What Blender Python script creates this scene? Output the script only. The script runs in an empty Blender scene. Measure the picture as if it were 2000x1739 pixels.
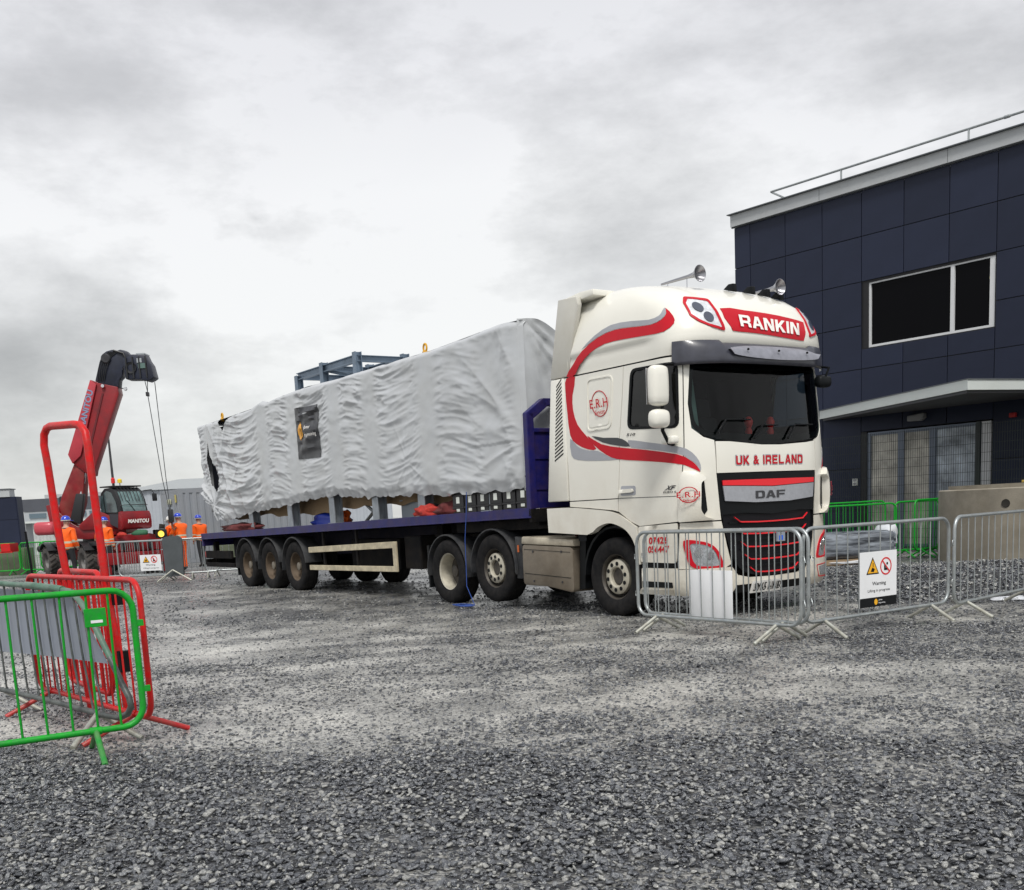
import bpy, bmesh, math, random
import numpy as np
from mathutils import Vector, Matrix, noise
from mathutils.geometry import delaunay_2d_cdt
random.seed(7); rng=np.random.default_rng(7)
R=math.radians; PI=math.pi
C=bpy.context.scene.collection; scene=bpy.context.scene
# ------------------------------------------------------------------ camera
cd=bpy.data.cameras.new('camera'); cam=bpy.data.objects.new('camera',cd); C.objects.link(cam); scene.camera=cam
cx=Vector((0.99869,-0.00815,-0.05058)); cy=Vector((0.05123,0.15891,0.98596)); cz=-Vector((0,0.98726,-0.15912))
cam.matrix_world=Matrix(((cx.x,cy.x,cz.x,0),(cx.y,cy.y,cz.y,0),(cx.z,cy.z,cz.z,1.3941),(0,0,0,1)))
cd.sensor_fit='HORIZONTAL'; cd.sensor_width=36; cd.lens=37.497; cd.shift_y=0.2318; cd.clip_start=.1; cd.clip_end=3000
# ------------------------------------------------------------------ light
SUN_DIR=Vector((.02,-.56,.83)).normalized()
w=bpy.data.worlds.new('World'); scene.world=w; w.use_nodes=True; nt=w.node_tree; nt.nodes.clear()
def N(nt,t,**k):
    n=nt.nodes.new(t)
    for a,b in k.items():
        if a=='i':
            for s,v in b.items(): n.inputs[s].default_value=v
        else: setattr(n,a,b)
    return n
L=nt.links.new
out=N(nt,'ShaderNodeOutputWorld'); mix=N(nt,'ShaderNodeMixShader',i={0:.94})
bg1=N(nt,'ShaderNodeBackground',i={1:.1}); bg2=N(nt,'ShaderNodeBackground',i={1:1.0})
sky=N(nt,'ShaderNodeTexSky',sky_type='NISHITA'); sky.sun_disc=False
sky.sun_elevation=math.asin(SUN_DIR.z); sky.sun_rotation=math.atan2(SUN_DIR.x,SUN_DIR.y)
L(sky.outputs[0],bg1.inputs[0]); L(bg1.outputs[0],mix.inputs[1]); L(bg2.outputs[0],mix.inputs[2]); L(mix.outputs[0],out.inputs[0])
tc=N(nt,'ShaderNodeTexCoord'); sep=N(nt,'ShaderNodeSeparateXYZ'); L(tc.outputs['Generated'],sep.inputs[0])
def M(op,a,b=None,c=None):
    n=N(nt,'ShaderNodeMath',operation=op)
    for k,x in enumerate((a,b,c)):
        if x is None: continue
        if isinstance(x,(int,float)): n.inputs[k].default_value=x
        else: L(x,n.inputs[k])
    return n.outputs[0]
EXPO=0.9
BLOBS=[((-.35,.92,.19),.01,.12,.62),((-.40,.908,.125),.01,.10,.72),((-.205,.95,.25),.0,.050,.68),((-.165,.96,.225),.0,.05,.80),((.14,.96,.245),.02,.15,.82),((-.16,.965,.17),.0,.06,.86),((.36,.88,.34),.05,.34,.86)]
SKY_GAIN=2**-EXPO
def vec(op,a,b):
    n=N(nt,'ShaderNodeVectorMath',operation=op); L(a,n.inputs[0])
    if isinstance(b,(tuple,list)): n.inputs[1].default_value=b
    else: L(b,n.inputs[1])
    return n.outputs[0] if op!='DISTANCE' else n.outputs['Value']
def noise3(scale,detail,rough,sc=(1,1,1),off=(0,0,0),color=False):
    m=N(nt,'ShaderNodeMapping'); m.inputs['Scale'].default_value=sc; m.inputs['Location'].default_value=off; L(tc.outputs['Generated'],m.inputs[0])
    n=N(nt,'ShaderNodeTexNoise',i={'Scale':scale,'Detail':detail,'Roughness':rough}); L(m.outputs[0],n.inputs[0]); return n.outputs[1 if color else 0]
def smap(v,a,b,c,d):
    n=N(nt,'ShaderNodeMapRange',i={1:a,2:b,3:c,4:d}); n.interpolation_type='SMOOTHSTEP'; L(v,n.inputs[0]); return n.outputs[0]
# overcast: brighter towards the horizon, greyer overhead, with soft billows
wz=M('ADD',sep.outputs[2],M('MULTIPLY',M('SUBTRACT',noise3(1.7,5,.55,(1,1,2.2),(3,1,2)),.5),.22))
rp=N(nt,'ShaderNodeValToRGB'); L(wz,rp.inputs[0]); e=rp.color_ramp
e.elements[0].position=.0; e.elements[0].color=(.84,.845,.83,1); e.elements[1].position=.62; e.elements[1].color=(.78,.79,.82,1)
for p_,c_ in ((.06,(.88,.885,.87)),(.14,(1.0,1.0,.985)),(.25,(1.0,1.0,1.0)),(.36,(.90,.90,.92))): x=e.elements.new(p_); x.color=(*c_,1)
val=M('MULTIPLY',smap(noise3(2.4,9,.60,(1,1,2.4),(11.7,5,1)),.33,.67,.76,1.12),smap(noise3(6,8,.62,(1,1,2.2),(2,9,4)),.3,.7,.84,1.10))
# banks of darker cloud
warp=vec('ADD',tc.outputs['Generated'],vec('MULTIPLY',vec('SUBTRACT',noise3(3.2,6,.6,(1,1,1.6),(5.5,4,2),True),(.5,.5,.5)),(.26,.26,.16)))
for (d,r0,r1,k) in BLOBS: val=M('MULTIPLY',val,smap(vec('DISTANCE',warp,d),r0,r1,k,1.0))
sc_=N(nt,'ShaderNodeVectorMath',operation='SCALE'); L(rp.outputs[0],sc_.inputs[0]); L(M('MINIMUM',M('MULTIPLY',val,SKY_GAIN),0.95*SKY_GAIN),sc_.inputs['Scale'])
L(sc_.outputs[0],bg2.inputs[0])
sl=bpy.data.lights.new('sun','SUN'); sl.energy=1.5; sl.angle=R(14); sl.color=(1,.97,.92)
so=bpy.data.objects.new('sun',sl); C.objects.link(so); so.rotation_euler=SUN_DIR.to_track_quat('Z','Y').to_euler()
vs=scene.view_settings; vs.view_transform='Standard'; vs.look='None'; vs.exposure=EXPO; vs.gamma=1; vs.use_curve_mapping=False
scene.render.engine='CYCLES'
# ------------------------------------------------------------------ materials
MATS={}
def mat(name,col,rough=.5,metal=0,var=0,vs_=3,bump=0,bs=30,dirt_or_glint=None,dz=None,coat=0,spec=.5,emit=None,rv=0,aniso=None,orand=0):
    """col base, var: random value variation by noise of scale vs_, bump, dirt=(colour,amount,scale), dz=(z0,z1) more dirt low down"""
    if name in MATS: return MATS[name]
    m=bpy.data.materials.new(name); m.use_nodes=True; nt=m.node_tree; b=nt.nodes['Principled BSDF']; l=nt.links.new
    b.inputs['Base Color'].default_value=(*col,1); b.inputs['Roughness'].default_value=rough; b.inputs['Metallic'].default_value=metal
    b.inputs['Specular IOR Level'].default_value=spec
    if coat: b.inputs['Coat Weight'].default_value=coat; b.inputs['Coat Roughness'].default_value=.08
    tc=N(nt,'ShaderNodeTexCoord'); cur=None; oc=tc.outputs['Object']
    if aniso: mp=N(nt,'ShaderNodeMapping'); mp.inputs['Scale'].default_value=aniso; l(oc,mp.inputs[0]); oc=mp.outputs[0]
    if var:
        n=N(nt,'ShaderNodeTexNoise',i={'Scale':vs_,'Detail':6,'Roughness':.6}); l(oc,n.inputs[0])
        r=N(nt,'ShaderNodeMapRange',i={1:.3,2:.7,3:1-var,4:1+var}); l(n.outputs[0],r.inputs[0])
        h=N(nt,'ShaderNodeHueSaturation',i={'Color':(*col,1)}); l(r.outputs[0],h.inputs['Value']); cur=h.outputs[0]
        if rv:
            r2=N(nt,'ShaderNodeMapRange',i={1:.3,2:.7,3:max(0,rough-rv),4:min(1,rough+rv)}); l(n.outputs[0],r2.inputs[0]); l(r2.outputs[0],b.inputs['Roughness'])
    if dirt_or_glint:
        dc,am,sc=dirt_or_glint
        n=N(nt,'ShaderNodeTexNoise',i={'Scale':sc,'Detail':8,'Roughness':.65}); l(oc,n.inputs[0])
        r=N(nt,'ShaderNodeMapRange',i={1:.38,2:.72,3:0,4:am}); l(n.outputs[0],r.inputs[0]); f=r.outputs[0]
        if dz:
            s=N(nt,'ShaderNodeSeparateXYZ'); l(tc.outputs['Object'],s.inputs[0])
            r2=N(nt,'ShaderNodeMapRange',i={1:dz[0],2:dz[1],3:1,4:0}); l(s.outputs[2],r2.inputs[0])
            mm=N(nt,'ShaderNodeMath',operation='MULTIPLY'); l(r2.outputs[0],mm.inputs[0])
            aa=N(nt,'ShaderNodeMath',operation='ADD',i={1:am*.5}); l(f,aa.inputs[0]); l(aa.outputs[0],mm.inputs[1]); f=mm.outputs[0]
        mx=N(nt,'ShaderNodeMix',data_type='RGBA'); l(f,mx.inputs[0]); mx.inputs[6].default_value=(*col,1)
        if cur: l(cur,mx.inputs[6])
        mx.inputs[7].default_value=(*dc,1); cur=mx.outputs[2]
    if orand:
        oi=N(nt,'ShaderNodeObjectInfo'); r=N(nt,'ShaderNodeMapRange',i={1:0,2:1,3:1-orand,4:1+orand}); l(oi.outputs['Random'],r.inputs[0]); h=N(nt,'ShaderNodeHueSaturation',i={'Color':(*col,1)}); l(r.outputs[0],h.inputs['Value'])
        if cur: l(cur,h.inputs['Color'])
        cur=h.outputs[0]
    if cur: l(cur,b.inputs['Base Color'])
    if bump:
        n=N(nt,'ShaderNodeTexNoise',i={'Scale':bs,'Detail':4,'Roughness':.6}); l(oc,n.inputs[0])
        bb=N(nt,'ShaderNodeBump',i={'Strength':bump,'Distance':.01}); l(n.outputs[0],bb.inputs['Height']); l(bb.outputs[0],b.inputs['Normal'])
    if emit: b.inputs['Emission Color'].default_value=(*emit[0],1); b.inputs['Emission Strength'].default_value=emit[1]
    MATS[name]=m; return m
BROWN=(.13,.10,.07)
paint=mat('cab_paint',(.79,.775,.70),.26,var=.03,vs_=1.2,dirt_or_glint=((.36,.30,.21),.6,2.4),dz=(.2,2.1),coat=.4)
red=mat('vinyl_red',(.50,.003,.014),.42,var=.05,spec=.3)
vgrey=mat('vinyl_grey',(.33,.34,.37),.35,var=.05)
vdark=mat('vinyl_dark',(.035,.04,.045),.35)
vwhite=mat('vinyl_white',(.82,.80,.76),.4)
blackp=mat('black_plastic',(.006,.007,.008),.45,var=.15,bump=.05,bs=80,spec=.15)
dkgrey=mat('visor_smoke',(.045,.047,.062),.34,var=.25,vs_=6,coat=.2)
visl=mat('visor_grey',(.22,.225,.26),.35,var=.2,vs_=8)
chass=mat('chassis_black',(.007,.007,.008),.7,var=.3,dirt_or_glint=((.05,.04,.03),.3,4),bump=.2,spec=.08)
rubber=mat('tyre_rubber',(.011,.011,.012),.8,var=.25,vs_=14,dirt_or_glint=((.05,.045,.04),.35,9),bump=.3,bs=60,spec=.12)
fenderm=mat('mudguard_plastic',(.022,.024,.028),.6,var=.3,vs_=5,dirt_or_glint=((.08,.075,.065),.4,5),bump=.15,spec=.35)
glassd=mat('dark_glass',(.008,.010,.012),.06,spec=.6)
chrome=mat('chrome',(.62,.62,.64),.16,1)
galv=mat('galvanised_steel',(.36,.39,.40),.42,.75,var=.22,vs_=9,dirt_or_glint=((.42,.42,.37),.5,14),bump=.1)
galvl=mat('galvanised_leg',(.42,.43,.39),.55,.4,var=.25,vs_=12,dirt_or_glint=((.3,.26,.18),.55,10),bump=.15)
redp=mat('barrier_red_paint',(.62,.003,.005),.40,var=.12,vs_=7,dirt_or_glint=((.20,.07,.06),.55,26),bump=.25,spec=.28)
grnp=mat('barrier_green_paint',(.002,.34,.016),.40,var=.14,vs_=7,dirt_or_glint=((.05,.14,.07),.55,26),bump=.25,spec=.28)
redleg=mat('red_leg_muddy',(.50,.01,.014),.45,var=.15,vs_=7,dirt_or_glint=((.16,.12,.09),.7,14),bump=.2); grnleg=mat('green_leg_muddy',(.01,.25,.03),.45,var=.15,vs_=7,dirt_or_glint=((.15,.14,.10),.6,14),bump=.2)
whitem=mat('white_board',(.78,.79,.80),.5,var=.04)
bluep=mat('trailer_blue',(.012,.012,.105),.42,var=.3,vs_=4,dirt_or_glint=((.07,.04,.04),.4,6),bump=.12,spec=.3)
creamg=mat('side_guard_cream',(.60,.53,.37),.5,var=.15,vs_=6,dirt_or_glint=(BROWN,.6,4),bump=.15)
# ------------------------------------------------------------------ object helpers
def link(o,parent=None):
    C.objects.link(o)
    if parent: o.parent=parent
    return o
def tag(o,label=None,cat=None,group=None,kind=None):
    if label: o['label']=label
    if cat: o['category']=cat
    if group: o['group']=group
    if kind: o['kind']=kind
    return o
def thing(name,label,cat,loc=(0,0,0),rz=0,group=None):
    o=bpy.data.objects.new(name,None); link(o); o.location=loc; o.rotation_euler=(0,0,rz); o.empty_display_size=.2
    return tag(o,label,cat,group)
class MB:
    def __init__(s): s.v=[]; s.f=[]; s.m=[]; s.T=None; s.k=0
    def add(s,vs,fs):
        n=len(s.v)
        if s.T is not None: vs=[tuple(s.T@Vector(v)) for v in vs]
        s.v+= [tuple(v) for v in vs]; s.f+=[tuple(i+n for i in f) for f in fs]; s.m+=[s.k]*len(fs); return s
    def box(s,a,b,bev=0):
        x0,x1=sorted((a[0],b[0]));y0,y1=sorted((a[1],b[1]));z0,z1=sorted((a[2],b[2]))
        if bev:
            bm=bmesh.new(); bmesh.ops.create_cube(bm,size=1)
            for v in bm.verts: v.co=Vector(((x0+x1)/2+v.co.x*(x1-x0),(y0+y1)/2+v.co.y*(y1-y0),(z0+z1)/2+v.co.z*(z1-z0)))
            bmesh.ops.bevel(bm,geom=bm.edges[:],offset=bev,segments=2,affect='EDGES',profile=.5)
            bm.verts.index_update(); r=s.add([v.co for v in bm.verts],[[v.index for v in f.verts] for f in bm.faces]); bm.free(); return r
        return s.add([(x0,y0,z0),(x1,y0,z0),(x1,y1,z0),(x0,y1,z0),(x0,y0,z1),(x1,y0,z1),(x1,y1,z1),(x0,y1,z1)],
            [(0,3,2,1),(4,5,6,7),(0,1,5,4),(1,2,6,5),(2,3,7,6),(3,0,4,7)])
    def tube(s,pts,r,n=8,caps=True,closed=False):
        pts=[Vector(p) for p in pts]; m=len(pts); rs=r if isinstance(r,(list,tuple)) else [r]*m
        tang=[]
        for i in range(m):
            a=pts[i-1] if (i>0 or closed) else pts[i]; b=pts[(i+1)%m] if (i<m-1 or closed) else pts[i]
            tang.append((b-a).normalized())
        up=Vector((0,0,1)) if abs(tang[0].z)<.9 else Vector((1,0,0))
        u=tang[0].cross(up).normalized(); vs=[];fs=[]
        for i in range(m):
            u=(u-tang[i]*u.dot(tang[i])).normalized(); w_=tang[i].cross(u)
            for k in range(n):
                a=2*PI*k/n; vs.append(pts[i]+(u*math.cos(a)+w_*math.sin(a))*rs[i])
        for i in range(m if closed else m-1):
            for k in range(n):
                j=(i+1)%m; fs.append((i*n+k,i*n+(k+1)%n,j*n+(k+1)%n,j*n+k))
        if caps and not closed: fs.append(tuple(range(n-1,-1,-1))); fs.append(tuple((m-1)*n+k for k in range(n)))
        return s.add(vs,fs)
    def lathe(s,prof,n=40,c=(0,0,0),axis='y',closed=False):
        """prof: (r,h) pairs, revolved about axis through c"""
        vs=[];fs=[];m=len(prof)
        for r,h in prof:
            for k in range(n):
                a=2*PI*k/n; p,q=r*math.cos(a),r*math.sin(a)
                vs.append({'y':(c[0]+p,c[1]+h,c[2]+q),'z':(c[0]+p,c[1]+q,c[2]+h),'x':(c[0]+h,c[1]+p,c[2]+q)}[axis])
        for i in range(m if closed else m-1):
            j=(i+1)%m
            for k in range(n): fs.append((i*n+k,i*n+(k+1)%n,j*n+(k+1)%n,j*n+k))
        return s.add(vs,fs)
    def prism(s,poly,a,b,axis='y'):
        """poly of 2-D points swept from a to b along axis (x: (y,z), y: (x,z), z: (x,y))"""
        n=len(poly); g={'y':lambda p,h:(p[0],h,p[1]),'x':lambda p,h:(h,p[0],p[1]),'z':lambda p,h:(p[0],p[1],h)}[axis]
        return s.add([g(p,a) for p in poly]+[g(p,b) for p in poly],[tuple(range(n)),tuple(range(2*n-1,n-1,-1))]+[(i,i+n,(i+1)%n+n,(i+1)%n) for i in range(n)])
    def build(s,name,m,parent=None,smooth=35,bevel=0,label=None):
        me=bpy.data.meshes.new(name); me.from_pydata(s.v,[],s.f)
        ms=m if isinstance(m,(list,tuple)) else [m]
        for x in ms: me.materials.append(x)
        if len(ms)>1: me.polygons.foreach_set('material_index',s.m)
        bm=bmesh.new(); bm.from_mesh(me); bmesh.ops.recalc_face_normals(bm,faces=bm.faces)
        if bevel:
            ed=[e for e in bm.edges if len(e.link_faces)==2 and e.calc_face_angle(0)>.6]
            bmesh.ops.bevel(bm,geom=ed,offset=bevel,segments=2,affect='EDGES',profile=.5,clamp_overlap=True)
        if smooth:
            for f in bm.faces: f.smooth=True
            for e in bm.edges: e.smooth=len(e.link_faces)==2 and e.calc_face_angle(0)<R(smooth)
        bm.to_mesh(me); bm.free(); me.update()
        o=bpy.data.objects.new(name,me); link(o,parent)
        if label: o['label']=label
        return o
def one(name,m,parent,fn,*a,smooth=35,bevel=0,label=None,**k):
    b=MB(); getattr(b,fn)(*a,**k); return b.build(name,m,parent,smooth,bevel,label)
def grid_obj(name,vs,nu,nv,m,parent=None,keep=None,smooth=True):
    fs=[]
    for i in range(nu-1):
        for j in range(nv-1):
            if keep is None or keep(i,j): fs.append((i*nv+j,(i+1)*nv+j,(i+1)*nv+j+1,i*nv+j+1))
    me=bpy.data.meshes.new(name); me.from_pydata([tuple(v) for v in vs],[],fs); me.materials.append(m)
    if smooth: me.polygons.foreach_set('use_smooth',[True]*len(fs))
    me.update(); return link(bpy.data.objects.new(name,me),parent)
def copy_tree(o,parent=None):
    c=o.copy(); link(c); c.parent=parent
    for ch in [x for x in o.children]: copy_tree(ch,c)
    return c
def dup(o,loc,rz,label=None):
    c=copy_tree(o); c.location=loc; c.rotation_euler=(0,0,rz)
    if label: c['label']=label
    return c
_tm={}
_w=.27
GL={'N':[[(0,0),(0,1),(_w+.06,1),(1-_w,.34),(1-_w,1),(1,1),(1,0),(1-_w-.06,0),(_w,.66),(_w,0)]],
'K':[[(0,0),(0,1),(_w,1),(_w,.60),(.66,1),(1,1),(.54,.52),(1.03,0),(.68,0),(.36,.37),(_w,.28),(_w,0)]],
'I':[[(0,0),(0,1),(_w,1),(_w,0)]],
'A':[[(-.04,0),(.33,1),(.67,1),(1.04,0),(.74,0),(.68,.19),(.32,.19),(.26,0)],[(.39,.39),(.61,.39),(.50,.76)]],
'R':[[(0,0),(0,1),(.84,1),(.96,.92),(1,.80),(1,.58),(.95,.46),(.84,.40),(.97,.30),(1,0),(.73,0),(.71,.24),(.64,.31),(_w,.31),(_w,0)],[(_w,.52),(_w,.79),(.69,.79),(.73,.75),(.73,.56),(.69,.52)]],
'D':[[(0,0),(0,1),(.78,1),(.93,.92),(1,.76),(1,.24),(.93,.08),(.78,0)],[(_w,.21),(_w,.79),(.68,.79),(.73,.72),(.73,.28),(.68,.21)]],
'E':[[(0,0),(0,1),(.95,1),(.95,.79),(_w,.79),(_w,.61),(.88,.61),(.88,.41),(_w,.41),(_w,.21),(.95,.21),(.95,0)]],
'L':[[(0,0),(0,1),(_w,1),(_w,.21),(.92,.21),(.92,0)]],
'F':[[(0,0),(0,1),(1,1),(1,.79),(_w,.79),(_w,.58),(.92,.58),(.92,.37),(_w,.37),(_w,0)]],
'U':[[(0,1),(_w,1),(_w,.28),(.34,.21),(.66,.21),(1-_w,.28),(1-_w,1),(1,1),(1,.2),(.93,.07),(.8,0),(.2,0),(.07,.07),(0,.2)]]}
def text_tris(body,bold=0,shear=0,space=1):
    k=(body,bold,shear,space)
    if k in _tm: return _tm[k]
    if bold=='B':   # heavy block capitals
        x=0; vs=[];fs=[]
        for ch in body:
            if ch==' ': x+=.5; continue
            if ch=='&':
                v,f,_=text_tris('&',.03); n=len(vs); vs+=[(x+a,b) for a,b in v]; fs+=[[i+n for i in t] for t in f]; x+=1+.2*space; continue
            P=GL[ch]; pv=[];pe=[]
            for L_ in P: n=len(pv); pv+=L_; pe+=[(n+i,n+(i+1)%len(L_)) for i in range(len(L_))]
            r=delaunay_2d_cdt([Vector(p) for p in pv],pe,[],0,1e-6); n=len(vs); vs+=[(x+v.x,v.y) for v in r[0]]
            fs+=[[i+n for i in f] for f in r[2] if inpoly(sum(r[0][i].x for i in f)/3,sum(r[0][i].y for i in f)/3,P)]
            x+=(_w if ch=='I' else 1)+.2*space
        vs=np.array(vs); lo=vs.min(0);hi=vs.max(0); vs=(vs-lo)/(hi-lo); _tm[k]=(vs,fs,1); return _tm[k]
    cu=bpy.data.curves.new('t','FONT'); cu.body=body; cu.offset=bold; cu.shear=shear; cu.space_character=space; cu.resolution_u=4
    ob=bpy.data.objects.new('t',cu); C.objects.link(ob); dg=bpy.context.evaluated_depsgraph_get()
    me=ob.evaluated_get(dg).to_mesh(); bm=bmesh.new(); bm.from_mesh(me); bmesh.ops.triangulate(bm,faces=bm.faces)
    bmesh.ops.remove_doubles(bm,verts=bm.verts,dist=1e-4); bm.verts.index_update()
    vs=np.array([v.co[:2] for v in bm.verts]); fs=[[v.index for v in f.verts] for f in bm.faces]; bm.free()
    C.objects.unlink(ob); bpy.data.objects.remove(ob); bpy.data.curves.remove(cu)
    lo=vs.min(0); hi=vs.max(0); vs=(vs-lo)/(hi-lo); _tm[k]=(vs,fs,(hi-lo)[0]/(hi-lo)[1]); return _tm[k]
def lettering(body,origin,right,up,w_,h_,m,name,parent,bold=.02,shear=0,space=1,out=.003):
    """flat raised letters: origin bottom-left, unit vectors right and up"""
    vs,fs,_=text_tris(body,bold,shear,space); o=Vector(origin); r=Vector(right).normalized(); u=Vector(up).normalized(); n=r.cross(u)
    P=[o+r*(a*w_)+u*(b*h_)+n*out for a,b in vs]
    b=MB(); b.add(P,fs); return b.build(name,m,parent,0)
# ---- cab surface: plan section at height z is a bowed, round-cornered curve; q runs along it from the middle of the front
CZ=[0.20,0.28,0.36,0.90,1.30,1.90,2.05,2.95,3.02,3.20,3.34,3.52,3.67,3.79,3.89,3.97,4.03,4.07,4.09]
CF=[1.45,1.51,1.56,1.55,1.53,1.52,1.51,1.40,1.38,1.50,1.50,1.42,1.31,1.13,0.90,0.60,0.30,-0.05,-0.4]
CW=[1.18,1.21,1.25,1.27,1.27,1.27,1.27,1.27,1.27,1.28,1.27,1.24,1.20,1.15,1.09,1.00,0.90,0.70,0.10]
CD=[0.50,0.52,0.52,0.52,0.52,0.50,0.50,0.46,0.46,0.56,0.62,0.68,0.72,0.74,0.74,0.68,0.56,0.42,0.30]
CN=3.1
def csec(z):
    return (np.interp(z,CZ,CF),np.interp(z,CZ,CW),np.interp(z,CZ,CD))
_ph=np.linspace(0,np.pi/2,161)
_cache={}
def ccurve(z):
    k=round(float(z),4)
    if k in _cache: return _cache[k]
    sf,W,D=csec(z)
    t=W*np.sin(_ph)**(2/CN); s=sf-D+D*np.cos(_ph)**(2/CN)
    L=np.concatenate([[0],np.cumsum(np.hypot(np.diff(t),np.diff(s)))])
    _cache[k]=(L,t,s); return _cache[k]
def cpt(q,z):
    L,t,s=ccurve(z); a=abs(q); g=1 if q>=0 else -1
    if a<=L[-1]: return np.array([np.interp(a,L,s),g*np.interp(a,L,t),z])
    return np.array([s[-1]-(a-L[-1]),g*t[-1],z])
def cnorm(q,z):
    e=.004
    a=cpt(q+e,z)-cpt(q-e,z); b=cpt(q,z+e)-cpt(q,z-e)
    n=np.cross(b,a); n/=np.linalg.norm(n)+1e-9
    m=cpt(q,z)-np.array([0,0,z]); m[2]=0
    return n if n@m>0 or abs(n[2])>.95 and n[2]>0 else -n
def qs(s,z=2.0,side=-1):   # q of the flat side at station s
    L,t,ss=ccurve(z); return side*(L[-1]+ss[-1]-s)
# ---- end cab surface

# ------------------------------------------------------------------ panels laid on the cab surface
def inpoly(px,py,polys):
    c=False
    for P in polys:
        n=len(P); j=n-1
        for i in range(n):
            xi,yi=P[i];xj,yj=P[j]
            if (yi>py)!=(yj>py) and px<(xj-xi)*(py-yi)/(yj-yi)+xi: c=not c
            j=i
    return c
def smooth_poly(P,n=3):
    """closed Catmull-Rom through P"""
    out=[];m=len(P)
    for i in range(m):
        p0,p1,p2,p3=[np.array(P[(i+k-1)%m],float) for k in range(4)]
        for j in range(n):
            t=j/n; out.append(tuple(.5*((2*p1)+(-p0+p2)*t+(2*p0-5*p1+4*p2-p3)*t*t+(-p0+3*p1-3*p2+p3)*t**3)))
    return out
def crv(P,n=4):
    """open Catmull-Rom through P"""
    Q=[np.array(P[0],float)*2-np.array(P[1],float)]+[np.array(p,float) for p in P]+[np.array(P[-1],float)*2-np.array(P[-2],float)]; out=[]
    for i in range(1,len(Q)-2):
        p0,p1,p2,p3=Q[i-1:i+3]
        for j in range(n):
            t=j/n; out.append(tuple(.5*((2*p1)+(-p0+p2)*t+(2*p0-5*p1+4*p2-p3)*t*t+(-p0+3*p1-3*p2+p3)*t**3)))
    return out+[tuple(P[-1])]
def rpoly(P,r,n=4):
    """round the corners of a closed polygon"""
    out=[];m=len(P)
    for i in range(m):
        a,b,c=[np.array(P[(i+k-1)%m],float) for k in range(3)]
        ra=min(r,np.linalg.norm(a-b)*.45,np.linalg.norm(c-b)*.45)
        u=b+(a-b)/np.linalg.norm(a-b)*ra; v=b+(c-b)/np.linalg.norm(c-b)*ra
        for j in range(n+1):
            t=j/n; out.append(tuple((1-t)**2*u+2*t*(1-t)*b+t*t*v))
    return out
def patch(name,polys,m,parent,off=0.0,thick=.018,step=.07,surf=None,label=None,bulge=None,inner=False):
    S=surf or (lambda q,z:(cpt(q,z),cnorm(q,z)))
    if not isinstance(polys[0][0],(tuple,list,np.ndarray)): polys=[polys]
    vs=[];ed=[]
    for P in polys:
        n0=len(vs);pts=[]
        for i in range(len(P)):
            a=np.array(P[i],float);b=np.array(P[(i+1)%len(P)],float); d=np.linalg.norm(b-a)
            if d<1e-5: continue
            k=max(1,int(math.ceil(d/step)))
            pts+=[tuple(a+(b-a)*j/k) for j in range(k)]
        vs+=pts; ed+=[(n0+i,n0+(i+1)%len(pts)) for i in range(len(pts))]
    A=np.array(vs); lo=A.min(0);hi=A.max(0)
    gx=np.arange(lo[0]+step*.5,hi[0],step); gy=np.arange(lo[1]+step*.5,hi[1],step); B=A
    for x in gx:
        for y in gy:
            if inpoly(x,y,polys) and np.min(np.hypot(B[:,0]-x,B[:,1]-y))>step*.35: vs.append((float(x),float(y)))
    r=delaunay_2d_cdt([Vector(v) for v in vs],ed,[],0,1e-6)
    V=[tuple(v) for v in r[0]]; F=[f for f in r[2] if inpoly(sum(V[i][0] for i in f)/3,sum(V[i][1] for i in f)/3,polys)]
    used=sorted({i for f in F for i in f}); mp={i:k for k,i in enumerate(used)}; F=[[mp[i] for i in f] for f in F]; n=len(used)
    fr=[];bk=[]
    for i in used:
        q,z=V[i]; p,nn=S(q,z); h=off+(bulge(q,z) if bulge else 0)
        fr.append(p+nn*h); bk.append(p+nn*(off-thick))
    if thick:
        cnt={}
        for f in F:
            for a,b in zip(f,f[1:]+f[:1]): cnt[(a,b)]=1
        rim=[(a,b) for (a,b) in cnt if (b,a) not in cnt]
        faces=F+[(a,a+n,b+n,b) for a,b in rim]
        if inner: faces+=[tuple(i+n for i in f[::-1]) for f in F]
        vv=fr+bk
    else: vv,faces=fr,F
    b=MB(); b.add(vv,faces); return b.build(name,m,parent,30,0,label)
def qtext(name,body,quad,m,parent,off=.006,bold=.02,shear=0,space=1,surf=None):
    """quad: TL,TR,BR,BL in (q,z)"""
    S=surf or (lambda q,z:(cpt(q,z),cnorm(q,z)))
    TL,TR,BR,BL=[np.array(p,float) for p in quad]; vs,fs,_=text_tris(body,bold,shear,space); P=[]
    for a,b in vs:
        x=(BL*(1-a)+BR*a)*(1-b)+(TL*(1-a)+TR*a)*b; p,n=S(*x); P.append(p+n*off)
    b=MB(); b.add(P,fs); return b.build(name,m,parent,0)
def qring(c,rq,rz,w_,n=28,a0=0,a1=360):
    o=[(c[0]+rq*math.cos(R(a0+(a1-a0)*k/n)),c[1]+rz*math.sin(R(a0+(a1-a0)*k/n))) for k in range(n+1)]
    i=[(c[0]+(rq-w_)*math.cos(R(a0+(a1-a0)*k/n)),c[1]+(rz-w_)*math.sin(R(a0+(a1-a0)*k/n))) for k in range(n+1)]
    return o+i[::-1]

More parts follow.
